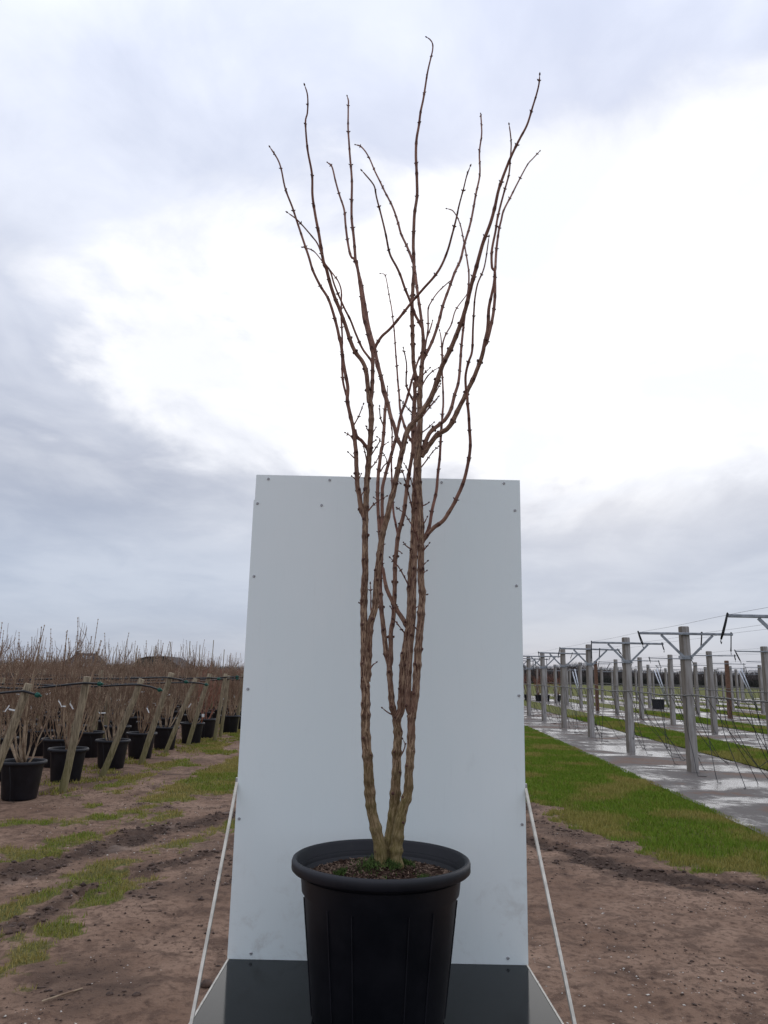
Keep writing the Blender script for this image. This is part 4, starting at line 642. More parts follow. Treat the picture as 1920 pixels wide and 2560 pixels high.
def woody(name, pts, parent, origin, kind, seed):
    rr = random.Random(seed); main = kind == 'stem'
    C = spline(pts, .0045 if main else .006); m = len(C); ns = 14 if main else (8 if kind == 'branch' else 6)
    P3 = C[:, :3] - np.array(origin); rad = C[:, 3].copy()
    seg = np.r_[0, np.cumsum(np.linalg.norm(np.diff(P3, axis=0), axis=1))]; Ltot = seg[-1]
    # slight natural crookedness
    ph = [rr.uniform(0, 6.28) for _ in range(4)]
    wv = np.sin(seg / .043 + ph[0]) * .0011 + np.sin(seg / .09 + ph[1]) * .0016
    wu = np.sin(seg / .05 + ph[2]) * .0012
    P3[:, 0] += wv * (.6 if main else 1) * np.clip(seg / .03, 0, 1); P3[:, 1] += wu * np.clip(seg / .03, 0, 1)
    # nodes
    nodes = []; s = rr.uniform(.02, .04)
    while s < Ltot - .008:
        nodes.append(s); r_here = np.interp(s, seg, rad)
        s += (rr.uniform(.030, .075) if r_here > .006 else rr.uniform(.034, .085)) if kind != 'twig' else rr.uniform(.02, .035)
    nod = np.zeros(m); sw = np.zeros(m)
    for s in nodes:
        r_here = np.interp(s, seg, rad); g = np.exp(-((seg - s) / (.0035 + .35 * r_here)) ** 2); sw += g * (.09 + .17 * rr.random() ** 1.2) * (1.35 if r_here < .005 else 1); nod = np.maximum(nod, g * (.5 if r_here > .006 else .9) * rr.uniform(.4, 1))
    rad2 = rad * (1 + sw); 
    if kind != 'stem': rad2[-2:] *= np.array([.8, .4])
    vs, at, nd, uv = [], [], [], []; nrm = None
    for i_ in range(m):
        t = Vector(P3[min(i_ + 1, m - 1)] - P3[max(i_ - 1, 0)]).normalized()
        if nrm is None: nrm = t.orthogonal().normalized()
        else: nrm = (nrm - t * nrm.dot(t)).normalized()
        bi = t.cross(nrm)
        for j in range(ns):
            a = 6.283185 * j / ns
            k_ = 1
            if rad[i_] > .0055:
                k_ += .045 * math.sin(j * 2.7 + seg[i_] * 9 + seed) + .035 * math.sin(seg[i_] / .011 + j * 4.1 + seed) + .03 * math.sin(seg[i_] / .0045 + j * 7.3 + seed)
            vs.append(Vector(P3[i_]) + (nrm * math.cos(a) + bi * math.sin(a)) * rad2[i_] * k_)
            at.append(min(1, max(0, (rad[i_] - .0025) / .0085))); nd.append(nod[i_]); uv.append((j / ns, seg[i_]))
    fs = []; luv = []
    for i_ in range(m - 1):
        for j in range(ns):
            fs.append((i_ * ns + j, i_ * ns + (j + 1) % ns, (i_ + 1) * ns + (j + 1) % ns, (i_ + 1) * ns + j))
            u0_, u1_ = j / ns * 3, (j + 1) / ns * 3; luv += [(u0_ + seed, seg[i_]), (u1_ + seed, seg[i_]), (u1_ + seed, seg[i_ + 1]), (u0_ + seed, seg[i_ + 1])]
    fs.append(tuple(range((m - 1) * ns, m * ns))); luv += [(0, 0)] * ns
    sm_ = [True] * len(fs)
    # opposite buds at each node, turning a quarter from node to node
    tw0 = rr.uniform(0, 3.14)
    for q, s in enumerate(nodes + ([Ltot - .002] if kind != 'stem' else [])):
        i_ = int(np.searchsorted(seg, s)); i_ = min(max(i_, 1), m - 2); t = Vector(P3[i_ + 1] - P3[i_ - 1]).normalized(); o_ = t.orthogonal().normalized(); rh = rad[i_]
        tip = s > Ltot - .004
        for side in (0, 1):
            if tip and side: continue
            if rh > .007 and rr.random() < .3: continue
            d = Matrix.Rotation(tw0 + q * 1.57 + side * math.pi + rr.uniform(-.3, .3), 3, t) @ o_
            if tip: ax = t; c0 = Vector(P3[m - 1]); bl, bw = .0085, .0026
            else:
                ax = (d * rr.uniform(.75, 1.1) + t * rr.uniform(.5, .9)).normalized(); c0 = Vector(P3[i_]) + d * rh * .85; bl = rr.uniform(.0045, .0080) * (1.1 if rh > .005 else 1); bw = rr.uniform(.0016, .0024) * (2.6 if rh > .006 else 1)
            e1 = ax.orthogonal().normalized(); e2 = ax.cross(e1); b0 = len(vs)
            for fr, wd_ in ((0, .8), (.4, 1.0), (.75, .55)):
                for j in range(5):
                    a = 6.283 * j / 5; vs.append(c0 + ax * bl * fr + (e1 * math.cos(a) + e2 * math.sin(a)) * bw * wd_); at.append(.1); nd.append(.8)
            vs.append(c0 + ax * bl); at.append(.1); nd.append(.6)
            for r_ in range(2):
                for j in range(5): fs.append((b0 + r_ * 5 + j, b0 + r_ * 5 + (j + 1) % 5, b0 + r_ * 5 + 5 + (j + 1) % 5, b0 + r_ * 5 + 5 + j)); luv += [(0, 0)] * 4; sm_.append(True)
            for j in range(5): fs.append((b0 + 10 + j, b0 + 10 + (j + 1) % 5, b0 + 15)); luv += [(0, 0)] * 3; sm_.append(True)
    me = bpy.data.meshes.new(name); me.from_pydata([tuple(v) for v in vs], [], fs); me.polygons.foreach_set('use_smooth', sm_)
    ul = me.uv_layers.new(name='uv'); ul.data.foreach_set('uv', np.array(luv, np.float32).ravel())
    for nm, vv in (('age', at), ('node', nd)): me.attributes.new(nm, 'FLOAT', 'POINT').data.foreach_set('value', np.array(vv, np.float32))
    me.materials.append(MT['bark']); me.update()
    return link(name, me, None, parent)
made = {}
for q, (kind, nm, par, pts) in enumerate(TREE):
    depth1 = par == '' or kind == 'stem'
    if depth1: pa = pt
    else:
        pa = made[par]
        while pa.parent is not pt: pa = pa.parent
    made[nm] = woody(kind, pts, pa, (PX, PY, PZ + .001), kind, q + 1)

# ------------------------------------------------------------------ left field: potted shrubs in rows
def shrub_mesh(seed, rust=False):
    rr = random.Random(seed); m = MB(); ns = rr.randint(9, 13)
    for s in range(ns):
        a = rr.uniform(0, 6.28); sp_ = rr.uniform(.10, .42); H_ = rr.uniform(.75, 1.2) if rr.random() < .52 else rr.uniform(1.3, 1.85)
        b = Vector((rr.uniform(-.05, .05), rr.uniform(-.05, .05), .34)); pts = []
        for i in range(9):
            t = i / 8; rad = sp_ * (t ** .55) * (1 + .12 * math.sin(t * 7 + s)); pts.append(b + Vector((math.cos(a + t * .5) * rad + rr.uniform(-.012, .012), math.sin(a + t * .5) * rad + rr.uniform(-.012, .012), H_ * t)))
        rs = [.0095 * (1 - t / 8) + .0032 for t in range(9)]
        m.tube(pts, rs, 4, True, True, None, [x for t in range(9) for x in [max(0, (t - 3) / 5)] * 4])
        for _ in range(rr.randint(4, 7)):
            i = rr.randint(2, 6); q = pts[i]; a2 = rr.uniform(0, 6.28); l = rr.uniform(.3, .75) * (1 - i / 12); o_ = rr.uniform(.06, .2)
            pp = [q, q + Vector((math.cos(a2) * o_ * .6, math.sin(a2) * o_ * .6, l * .3)), q + Vector((math.cos(a2) * o_, math.sin(a2) * o_, l * .65)), q + Vector((math.cos(a2) * o_ * 1.1, math.sin(a2) * o_ * 1.1, l))]
            m.tube(pp, [.0048, .004, .0032, .0026], 3, True, False, None, [x for t in (.3, .6, .8, 1) for x in [t] * 3])
            for _2 in range(2):
                j = rr.randint(1, 2); c = pp[j]; a3 = rr.uniform(0, 6.28); o2 = rr.uniform(.04, .12); l2 = rr.uniform(.12, .3)
                m.tube([c, c + Vector((math.cos(a3) * o2, math.sin(a3) * o2, l2 * .5)), c + Vector((math.cos(a3) * o2 * 1.2, math.sin(a3) * o2 * 1.2, l2))], [.003, .0026, .0022], 3, True, False, None, 1.)
            for t in np.arange(.72, 1.01, .07):
                i0 = min(2, int(t * 3)); f_ = t * 3 - i0; m.octa(pp[i0].lerp(pp[i0 + 1], min(1, f_)), .0062, .0085)
        # swollen buds along the leader's top
        z = H_
        while z > H_ - .30:
            t = z / H_ * 8; i0 = min(7, int(t)); c = pts[i0].lerp(pts[i0 + 1], t - i0); m.octa(c, .0105, .013); z -= rr.uniform(.045, .07)
    me = m.mesh('stems', 'tone'); me.materials.append(MT['rust'] if rust else MT['twig']); return me
SH = [shrub_mesh(100 + i) for i in range(6)]; SHR = [shrub_mesh(200 + i, True) for i in range(2)]
m = MB(); m.lathe([(.001, 0), (.172, 0), (.180, .008), (.215, .34), (.222, .352), (.226, .366)], 26); m.lathe([(.226, .367), (.209, .32)], 26); POT = m.mesh('pot'); POT.materials.append(MT['pot'])
m = MB(); m.lathe([(.225, .367), (.247, .366), (.252, .374), (.252, .394), (.244, .402), (.234, .402), (.227, .39), (.226, .368)], 30); RIM = m.mesh('rim'); RIM.materials.append(MT['pot'])
m = MB(); m.lathe([(.2205, .352), (.16, .358), (.08, .362), (.001, .366)], 22, wob=lambda a, z: 1); PSO = m.mesh('potting_soil'); PSO.materials.append(MT['potsoil'])
m = MB(); m.box((0, 0, 0), (.045, .0012, .0085)); m.tube([(-.045, 0, 0), (-.06, .004, .01), (-.063, 0, .03)], .0015, 4); TAG = m.mesh('plant_tag'); TAG.materials.append(MT['tag'])
def potted(x, y, mesh, scale, rz, label, cat, group, tags=0, drip=True):
    t = thing('potted_shrub', label, cat, (x, y, .004), rz, group)
    p = link('pot', POT, None, t); link('rim', RIM, None, p); link('potting_soil', PSO, None, t)
    s = link('stems', mesh, None, t); s.scale = (scale * random.uniform(.9, 1.1), scale * random.uniform(.9, 1.1), scale)
    for i in range(tags):
        a = -rz + random.uniform(-2.4, -.7); q = link('plant_tag', TAG, None, t, (.24 * math.cos(a), .24 * math.sin(a), random.uniform(.72, 1.0))); q.rotation_euler = (random.uniform(-.3, .3), random.uniform(-1.2, 1.2), random.uniform(-.6, .6) - rz)
    return t
GS = 'potted bare shrubs in rows on the left'
NK = 18; rowY = [8.95 + 1.43 * i for i in range(NK)]; rowX = [-3.94, -4.02, -3.92, -3.94, -3.95, -3.78, -3.82, -3.58] + [-3.66] * NK
for r in range(NK):
    j = 0; x = rowX[r]
    while x > -.54 * rowY[r] - .5 and j < 25:
        yy = rowY[r] + random.uniform(-.06, .06); sc_ = random.uniform(.88, 1.0) * (1 if r < 7 else .93)
        if j == 0: lab = 'bare potted shrub at the track end of the %s pot row from the camera' % ORD[r]
        else: lab = 'bare potted shrub, %s in from the track end of the %s pot row' % (ORD[j], ORD[r])
        near = r < 9 and j < 4
        pt_ = potted(x, yy, SHR[(r + j) % 2] if (r == 6 and j == 0) else SH[(r * 5 + j * 3) % 6], sc_, random.uniform(0, 6.28), lab, 'potted shrub', GS, (1 + (random.random() < .6)) if near else 0)
        if near and j < 2:
            m = MB(); q = .23; m.tube([(0, -.24, .37), (.03, -.262, .30), (.045, -.25, .15), (.05, -.24, .01), (.14, -.29, .008)], .0028, 4)
            qq = link('drip_tube', m, MT['black_pipe'], pt_); qq.rotation_euler = (0, 0, -pt_.rotation_euler.z + random.uniform(-.6, .6))
        if r == 5 and j == 0:
            m = MB(); m.bar((.20, -.1, .36), (.225, -.1, .52), .004, .003); qq = link('marker_stick', m, MT['orange'], pt_); qq.rotation_euler = (0, 0, -pt_.rotation_euler.z)
            m = MB(); m.box((.228, -.104, .545), (.026, .002, .032)); link('marker_card', m, MT['tag'], qq)
        x -= .84 + random.uniform(-.04, .04); j += 1

# leaning stakes at the row ends with the irrigation pipes they carry
STK = [((-4.10, 8.45), (-3.766, 8.45, 1.24)), ((-3.67, 9.43), (-3.51, 9.43, 1.32)), ((-3.71, 10.83), (-3.28, 10.83, 1.29)), ((-3.66, 12.37), (-3.29, 12.37, 1.38)), ((-3.77, 14.18), (-3.33, 14.18, 1.29)),
       ((-3.72, 15.55), (-3.38, 15.55, 1.37)), ((-3.45, 16.74), (-3.30, 16.74, 1.38)), ((-3.56, 17.91), (-3.46, 17.91, 1.34))]
for r in range(8, NK): STK.append(((-3.52 + random.uniform(-.06, .06), 17.91 + 1.43 * (r - 7)), (-3.36 + random.uniform(-.1, .1), 17.91 + 1.43 * (r - 7), 1.34 + random.uniform(-.05, .05))))
CAPX = [.14, .17, .28, .26, .22, .2, .25, .2]
for i, ((bx, by), tp) in enumerate(STK):
    d = Vector(tp) - Vector((bx, by, 0)); rr_ = .041 + random.uniform(-.003, .004); nseg = 9
    pts = [Vector((bx, by, 0)) + d * (t / nseg) + Vector((random.uniform(-.004, .004), random.uniform(-.004, .004), 0)) for t in range(nseg + 1)]; pts = [pts[0] - d * .12] + pts
    m = MB(); m.tube([p - Vector((bx, by, 0)) for p in pts], [rr_ * 1.03] * 2 + [rr_ * (1 + random.uniform(-.04, .04)) for _ in range(nseg - 1)] + [rr_ * .97], 12)
    s = tag(link('wooden_stake', m, MT['stake'], None, (bx, by, 0)), 'leaning round wooden stake at the end of the %s pot row from the camera' % ORD[i], 'stake', 'leaning wooden stakes on the left')
    c = d * (1 - .075 / d.z); mm = MB(); ax = d.normalized(); e1 = ax.orthogonal().normalized(); e2 = ax.cross(e1)
    mm.tube([c + (e1 * math.cos(a) + e2 * math.sin(a)) * (rr_ + .003) for a in np.linspace(0, 6.283, 17)], .0028, 4); link('binding_wire', mm, MT['wire'], s)
    # pipe
    cap = CAPX[i] if i < 8 else random.uniform(.12, .28); hz = tp[2] - .075; sx = bx + d.x * (hz / d.z); dip = (-.07 if i == 0 else (-.06 if i in (2, 3) else random.uniform(-.05, .03)))
    L = .56 * by + 1.0; pl = [Vector((sx + cap, by - rr_ - .016, hz + dip * (cap / .28)))]
    pl.append(Vector((sx, by - rr_ - .016, hz)))
    x = sx; kk = 0
    while x > -L:
        x -= .75; kk += 1; pl.append(Vector((x, by - rr_ - .016 + random.uniform(-.02, .02), hz - .05 - .03 * math.sin(kk * 1.3 + i) + random.uniform(-.012, .012))))
    C = spline([tuple(p) for p in pl], .12)
    t = thing('irrigation_pipe', 'black irrigation pipe with green end cap along the %s pot row from the camera' % ORD[i], 'pipe', (0, 0, 0), 0, 'black irrigation pipes over the pot rows')
    m = MB(); m.tube([tuple(p) for p in C], .0125, 8); pp = link('pipe', m, MT['black_pipe'], t)
    e = pl[0]; dr = (pl[0] - pl[1]).normalized(); m = MB(); m.tube([e - dr * .012, e - dr * .008, e + dr * .030, e + dr * .034], [.018, .024, .024, .019], 12); m.tube([e + dr * .034, e + dr * .055], [.013, .012], 8)
    for a in np.linspace(0, 6.283, 9)[:-1]:
        e1 = dr.orthogonal().normalized(); e2 = dr.cross(e1); c = (e1 * math.cos(a) + e2 * math.sin(a)) * .0245; m.bar(e + c - dr * .004, e + c + dr * .028, .0025, .0025)
    link('end_cap', m, MT['green_cap'], t)
# upright inner stakes
for r in range(0, 14):
    for q, xx in enumerate((-5.05, -7.9, -10.8)):
        if xx < -.52 * (rowY[r] + .6): continue
        x, y = xx + random.uniform(-.25, .25), rowY[r] + .55; h = random.uniform(1.28, 1.42); lx = random.uniform(-.02, .10); m = MB()
        m.tube([(lx * t, .01 * math.sin(t * 5), h * t) for t in np.linspace(0, 1, 8)], [.044, .043, .042, .043, .041, .042, .041, .040], 10)
        tag(link('wooden_stake', m, MT['stake'], None, (x, y, -.02)), 'upright wooden stake, %s in from the track, behind the %s pot row' % (ORD[q], ORD[r]), 'stake', 'upright wooden stakes among the pots')
# far shrub mass and thin poles behind
n = 15000; y = 35 + 75 * RNG.uniform(0, 1, n) ** 1.3; x = -3.2 - RNG.uniform(0, 1, n) * (.60 * y - 2); h = RNG.uniform(.7, 1.5, n) * np.where(RNG.uniform(0, 1, n) < .10, 1.35, 1); wd = .007 * np.clip(y / 40, 1, 2.2)
a = RNG.uniform(0, 6.28, n); b = np.stack([x, y, np.zeros(n)], 1); t1 = b + np.stack([RNG.normal(0, .12, n), RNG.normal(0, .12, n), h], 1)
o0 = np.stack([wd, 0 * wd, 0 * wd], 1); o1 = np.stack([-wd * .5, wd, 0 * wd], 1); o2 = np.stack([-wd * .5, -wd, 0 * wd], 1)
V = np.stack([b + o0, b + o1, b + o2, t1 + o0 * .5, t1 + o1 * .5, t1 + o2 * .5], 1).reshape(-1, 3)
F = (np.array([(0, 1, 4, 3), (1, 2, 5, 4), (2, 0, 3, 5)])[None] + (np.arange(n) * 6)[:, None, None]).reshape(-1, 4)
o = link('far_shrub_field', soup('far_shrub_field', V, F, MT['shrub_far'])); o['kind'] = 'stuff'; o['label'] = 'far reddish-brown mass of bare nursery shrubs on the left'
# dense reddish nursery block beyond
n = 12000; y = RNG.uniform(70, 130, n); x = -8 - RNG.uniform(0, 1, n) * (.6 * y - 6); h = RNG.uniform(1.1, 1.9, n); b = np.stack([x, y, np.zeros(n)], 1); t1 = b + np.stack([RNG.normal(0, .35, n), RNG.normal(0, .3, n), h], 1); wd = np.full(n, .03)
o0 = np.stack([wd, 0 * wd, 0 * wd], 1); o1 = np.stack([-wd * .5, wd, 0 * wd], 1); o2 = np.stack([-wd * .5, -wd, 0 * wd], 1)
V = np.stack([b + o0, b + o1, b + o2, t1 + o0 * .4, t1 + o1 * .4, t1 + o2 * .4], 1).reshape(-1, 3)
F = (np.array([(0, 1, 4, 3), (1, 2, 5, 4), (2, 0, 3, 5)])[None] + (np.arange(n) * 6)[:, None, None]).reshape(-1, 4)
o = link('far_nursery_block', soup('far_nursery_block', V, F, MT['rust'])); o['kind'] = 'stuff'; o['label'] = 'distant red-brown block of bare nursery trees under the skyline'
for i, (px_, hh) in enumerate([(-7.6, 2.6), (-7.2, 2.5), (-6.7, 2.75), (-6.25, 2.4), (-8.4, 2.7), (-9.0, 2.55), (-9.7, 2.6), (-10.5, 2.45), (-6.0, 2.3)]):
    y = 31 + i * 1.1; m = MB(); m.tube([(0, 0, 0), (.01, 0, hh * .5), (random.uniform(-.03, .03), 0, hh)], [.02, .019, .017], 6)
    tag(link('thin_pole', m, MT['stake'], None, (px_ * y / 31, y, 0)), 'thin upright pole rising above the far shrubs, %s of its group in depth' % ORD[i], 'pole', 'thin poles above the far left shrubs')

# ------------------------------------------------------------------ far buildings and woodland
hs = thing('farm_house', 'distant house with a dark hipped roof and two chimneys on the left skyline', 'house', (-84.2, 220, 0))
m = MB(); m.box((0, 4, 1.65), (4.0, 4, 1.65)); link('wall', m, MT['wall'], hs)
m = MB(); m.add([(-4.35, -.4, 3.25), (4.35, -.4, 3.25), (4.35, 8.4, 3.25), (-4.35, 8.4, 3.25), (-2.9, 4, 6.05), (2.9, 4, 6.05)], [(0, 1, 5, 4), (1, 2, 5), (2, 3, 4, 5), (3, 0, 4), (3, 2, 1, 0)]); rf = link('roof', m, MT['roof'], hs)
for cx in (-2.7, 2.7): m = MB(); m.box((cx, 4, 6.15), (.28, .28, .45)); link('chimney', m, MT['roof'], rf)
for cx in (-.2, .9, 1.9): m = MB(); m.box((cx, 1.55, 4.75), (.38, .12, .5), rot=Matrix.Rotation(R(-32), 3, 'X')); link('roof_window', m, MT['glass'], rf)
for cx in (-2.6, -.9, .9, 2.6):
    m = MB(); m.box((cx, -.03, 1.7), (.5, .05, .7)); wn = link('window', m, MT['white_wood'], hs); m = MB(); m.box((cx, -.09, 1.7), (.42, .02, .62)); link('pane', m, MT['glass'], wn)
bn = thing('barn', 'distant dark green barn with a gently arched gable on the left skyline', 'barn', (-64.2, 225, 0))
prof = [(-7.2, 0), (-7.2, 2.3), (-5.6, 4.5), (-3.2, 5.3), (2.0, 5.5), (4.6, 3.9), (7.2, 2.4), (7.2, 0)]
m = MB(); k_ = len(prof); m.add([(x, 0, z) for x, z in prof] + [(x, 18, z) for x, z in prof], [tuple(range(k_)), tuple(range(2 * k_ - 1, k_ - 1, -1))] + [(i, i + k_, i + 1 + k_, i + 1) for i in range(k_ - 1)]); link('wall', m, MT['dark_green'], bn)
m = MB()
for (x1, z1), (x2, z2) in zip(prof[1:-2], prof[2:-1]):
    m.add([(x1, -.3, z1 + .04), (x2, -.3, z2 + .04), (x2, 18.3, z2 + .04), (x1, 18.3, z1 + .04), (x1, -.3, z1 + .2), (x2, -.3, z2 + .2), (x2, 18.3, z2 + .2), (x1, 18.3, z1 + .2)], [(3, 2, 1, 0), (4, 5, 6, 7), (0, 1, 5, 4), (1, 2, 6, 5), (2, 3, 7, 6), (3, 0, 4, 7)])
link('roof', m, MT['roof'], bn)
m = MB(); m.box((-1, -.04, 1.6), (1.8, .05, 1.6)); link('door', m, MT['roof'], bn)
def woodland(name, n, x0, x1, y0, y1, hmin, hmax, mat, label, seed):
    x = RNG.uniform(x0, x1, n); y = RNG.uniform(y0, y1, n); top = hmin + (hmax - hmin) * fbm(x / 9, y / 60, seed, 5) * (.7 + .6 * fbm(x / 45, x * 0, seed + 3))
    z0 = top * RNG.uniform(0, .85, n); l = RNG.uniform(.15, .45, n) * top; a = RNG.uniform(-.7, .7, n); wd = RNG.uniform(.03, .11, n) * (1.5 - z0 / top)
    b = np.stack([x, y, z0], 1); d = np.stack([np.sin(a) * l, RNG.normal(0, .2, n) * l, np.cos(a) * l], 1); s = np.stack([np.cos(a) * wd, RNG.uniform(-1, 1, n) * wd, -np.sin(a) * wd], 1)
    V = np.stack([b - s, b + s, b + d], 1).reshape(-1, 3)
    o = link(name, soup(name, V, np.arange(3 * n).reshape(n, 3), mat)); o['kind'] = 'stuff'; o['label'] = label
woodland('bare_woodland', 60000, -20, 190, 240, 275, 3.0, 7.2, MT['wood_far'], 'grey-brown line of bare trees along the right horizon', 91)
woodland('far_hedge', 22000, -20, 190, 232, 238, 1.2, 3.6, MT['hedge_far'], 'dark low hedge in front of the bare trees on the right horizon', 95)
woodland('distant_treeline', 26000, -260, -5, 330, 370, 3.0, 6.2, MT['wood_far'], 'thin grey treeline on the far left horizon', 98)

# ------------------------------------------------------------------ right field: concrete posts, arms, wires and pipes
HP = 2.30
def shaft(): 
    m = MB(); vs = []; b = .007; w0, w1 = .072, .066
    for z, w_ in ((-.3, w0), (.6, w0 * .99), (1.3, w0 * .97), (HP - .012, w1), (HP, w1 - .010)):
        for px_, py_ in ((-w_ + b, -w_), (w_ - b, -w_), (w_, -w_ + b), (w_, w_ - b), (w_ - b, w_), (-w_ + b, w_), (-w_, w_ - b), (-w_, -w_ + b)): vs.append((px_, py_, z))
    fs = [tuple(range(32, 40))]
    for r in range(4):
        for i in range(8): fs.append((r * 8 + i, r * 8 + (i + 1) % 8, r * 8 + 8 + (i + 1) % 8, r * 8 + 8 + i))
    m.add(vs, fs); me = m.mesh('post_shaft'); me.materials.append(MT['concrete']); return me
SHAFT = shaft(); SHAFT_W = SHAFT.copy(); SHAFT_W.materials.clear(); SHAFT_W.materials.append(MT['brown_wood'])
def mk(fn, name, mat): m = MB(); fn(m); me = m.mesh(name); me.materials.append(mat); return me
ARM = mk(lambda m: (m.bbox((0, -.092, HP - .125), (.020, .018, .76), .006, Matrix.Rotation(R(90), 3, 'Y'))), 'crossarm', MT['galv'])
ARM_T = mk(lambda m: (m.bbox((0, -.088, HP - .13), (.014, .014, .74), .004, Matrix.Rotation(R(90), 3, 'Y'))), 'crossarm', MT['galv'])
BRL = mk(lambda m: m.bar((-.41, -.094, HP - .147), (-.060, -.094, HP - .50), .006, .020), 'brace', MT['galv'])
BRR = mk(lambda m: m.bar((.43, -.094, HP - .147), (.060, -.094, HP - .50), .006, .020), 'brace', MT['galv'])
COL = mk(lambda m: (m.box((0, -.083, HP - .505), (.082, .005, .030)), m.box((-.0795, 0, HP - .505), (.004, .0775, .030)), m.box((.0795, 0, HP - .505), (.004, .0775, .030)), m.box((0, .083, HP - .505), (.082, .005, .030))), 'collar', MT['galv'])
def hang(seed, L):
    rr = random.Random(seed)
    def f(m):
        dx, dy = rr.uniform(-.05, .12), rr.uniform(-.06, .04)
        for o in (-.009, .009): m.tube([(o * .4, 0, .035), (dx * .3 + o, dy * .3, -L * .25), (dx * .7 + o * 1.3, dy * .7, -L * .7), (dx, dy, -L)], [.010, .009, .009, .012], 5)
        m.tube([(dx, dy, -L), (dx + .012, dy, -L - .03), (dx + .002, dy, -L - .055), (dx - .01, dy, -L - .03)], .005, 5)
        m.octa((0, 0, .03), .018, .016)
    return mk(f, 'hanger', MT['rubber'])
HANG = [hang(i, .12 + .07 * (i % 4)) for i in range(7)]
PH = [0, -.9, 1.1, .2, -1.3, .8, -.4, 1.5]
GP = 'concrete trellis posts on the right'
posts = {}
for r in range(NROW):
    i = 0
    for q in range(0, 20):
        y = 9.15 + 3.6 * q + PH[r]; x = 4.42 + PITCHX * r + SLOPE * y
        if (x - .9) > .515 * y or y > 74: continue
        wood = (r, q) in ((1, 8), (2, 6), (3, 11), (4, 9))
        lab = '%s concrete post from the camera in the %s post row%s' % (ORD[i], ORD[r], ', crossarm braced' if r == 0 else '')
        if wood: lab = 'brown wooden post, %s from the camera in the %s post row' % (ORD[i], ORD[r])
        t = thing('trellis_post', lab, 'post', (x, y, .0), random.uniform(-.05, .05), GP)
        t.rotation_euler = (random.uniform(-.008, .008), random.uniform(-.010, .010), random.uniform(-.06, .06))
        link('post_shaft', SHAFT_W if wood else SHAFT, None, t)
        if r == 0:
            link('crossarm', ARM, None, t); link('brace', BRL, None, t); link('brace', BRR, None, t); link('collar', COL, None, t)
        else: link('crossarm', ARM_T, None, t)
        if y < 48:
            for hx in ((-.74, .74, .28) if r == 0 else (-.7, .7)):
                if random.random() < .85: h_ = link('hanger', HANG[random.randint(0, 6)], None, t, (hx + random.uniform(-.05, .0), -.10, HP - .13)); h_.rotation_euler = (0, random.uniform(-.2, .2), random.uniform(0, 6.28))
        posts[(r, q)] = (x, y); i += 1
def sagline(f, y0, y1, span=3.6, sag=.02, ph=9.15, step=.3):
    out = []
    for y in np.arange(y0, y1, step):
        u = ((y - ph) / span) % 1; p = f(y); out.append((p[0], y, p[1] - sag * 4 * u * (1 - u)))
    return out
for r in range(5):
    y0 = max(4.5, (4.42 + PITCHX * r) / .56 - 1); 
    for q, (dx, nmx) in enumerate(((-.72, 'left arm ends'), (.72, 'right arm ends'), (.28, 'arm middles'))):
        if r > 1 and q == 2: continue
        m = MB(); m.tube(sagline(lambda y: (4.42 + PITCHX * r + SLOPE * y + dx, HP - .10), y0, 74, 3.6, .015, 9.15 + PH[r], .9), .0022 + .0006 * r, 4)
        tag(link('overhead_wire', m, MT['wire']), 'thin steel wire over the %s of the %s post row' % (nmx, ORD[r]), 'wire', 'overhead wires of the post rows')
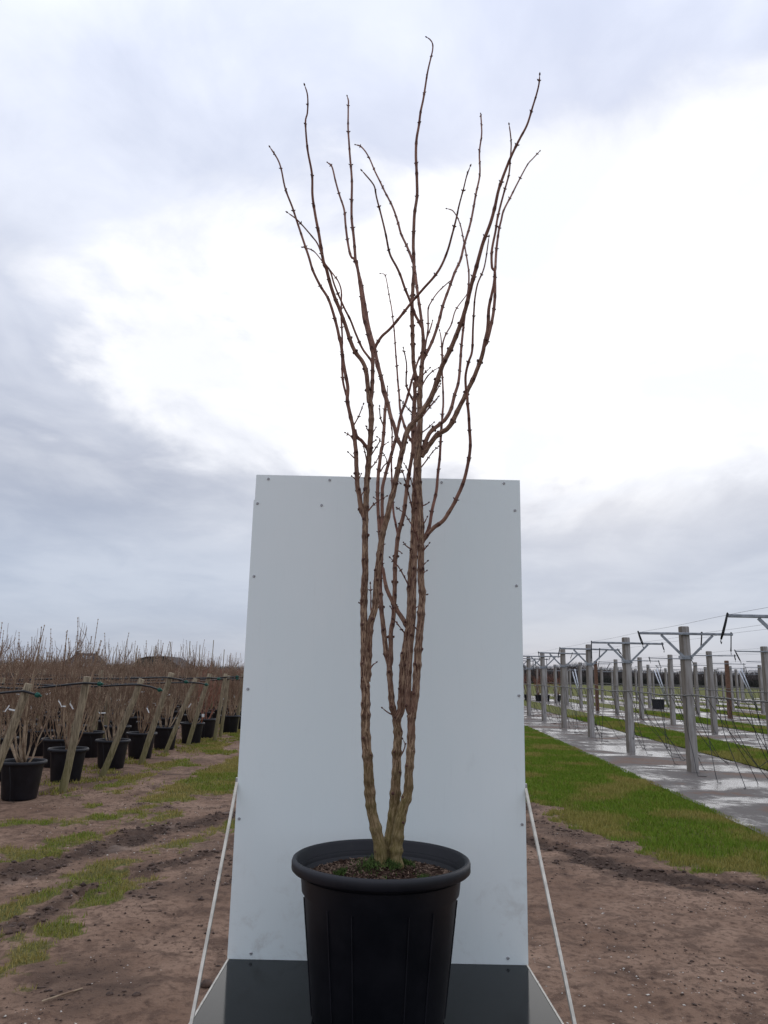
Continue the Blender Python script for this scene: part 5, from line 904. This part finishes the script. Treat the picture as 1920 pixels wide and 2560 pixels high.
for r in range(5):
    y0 = max(4.5, (4.42 + PITCHX * r) / .56 - 1); t = thing('drip_line', 'grey irrigation hose with hanging drip tubes along the %s post row on the right' % ORD[r], 'irrigation hose', (0, 0, 0), 0, 'hoses along the post rows')
    fz = lambda y: 1.19 + .012 * math.sin(y * 1.7 + r) + .006 * math.sin(y * 5.3)
    fx = lambda y: 4.42 + PITCHX * r + SLOPE * y - .098
    m = MB(); m.tube([(fx(y), y, fz(y)) for y in np.arange(y0, 70, .25)], .0125, 6); link('hose', m, MT['pale_hose'], t)
    y = y0 + .1; rr = random.Random(900 + r); ymax = (34, 34, 32, 30, 30)[r]
    while y < ymax:
        x0_, z0_ = fx(y), fz(y); ex = rr.uniform(-.15, .75); ey = rr.uniform(-.55, .15); b = rr.uniform(.15, .4); c0 = rr.uniform(-.1, .2)
        low_ = rr.random() < .8; zf = .022 if low_ else rr.uniform(.15, .4)
        pts = [(x0_, y, z0_ + .012), (x0_ + .03 + c0 * .2, y - .03, z0_ - .05), (x0_ + ex * b + c0 * .3, y + ey * b, z0_ * .62), (x0_ + ex * .75, y + ey * .7, z0_ * .24), (x0_ + ex, y + ey, zf)]
        if low_: pts.append((x0_ + ex + rr.uniform(-.05, .25), y + ey + rr.uniform(-.2, .05), .022))
        m = MB(); m.tube([tuple(p) for p in spline(pts, .12)], .0050 + .0006 * r, 4); m.octa((x0_, y, z0_ + .012), .011, .012); link('drip_tube', m, MT['black_pipe'], t)
        y += rr.uniform(.14, .5) * (1 + .5 * r)
# slanting steel struts, black tub, pots among the far rows
for i, (a, b) in enumerate((((11.41, 44.5), (10.98, 44.3, 2.0)), ((16.2, 44.2), (15.52, 44.0, 2.15)), ((20.73, 43.3), (19.85, 43.1, 2.25)))):
    t = thing('steel_strut', 'slanting pair of bright steel tubes among the far posts, %s from the panel' % ORD[i], 'strut', (a[0], a[1], 0), 0, 'slanting steel struts')
    for o_ in (0, -.14):
        m = MB(); m.tube([(o_ * .2, 0, -.05), (b[0] - a[0] + o_, b[1] - a[1], b[2] + o_)], .034, 8); link('tube', m, MT['steel'], t)
tb = thing('black_tub', 'square black plastic tub standing between the far post rows', 'tub', (14.5, 41.2, .02), .3)
m = MB(); m.box((0, 0, .24), (.20, .20, .24), tap=1.1); link('body', m, MT['pot'], tb)
for q in range(4):
    m = MB(); sg = 1 if q < 2 else -1
    m.box((sg * .229, 0, .468), (.012, .241, .02)) if q % 2 == 0 else m.box((0, sg * .229, .468), (.216, .012, .02)); link('rim', m, MT['pot'], tb)
for i in range(5):
    potted(9.1 + .62 * i, 51.5 + .5 * (i % 2), SHR[i % 2], 1.15, i * 1.3, 'rust-brown potted shrub among the far posts, %s from the panel' % ORD[i], 'potted shrub', 'far rust-brown shrubs on the right')
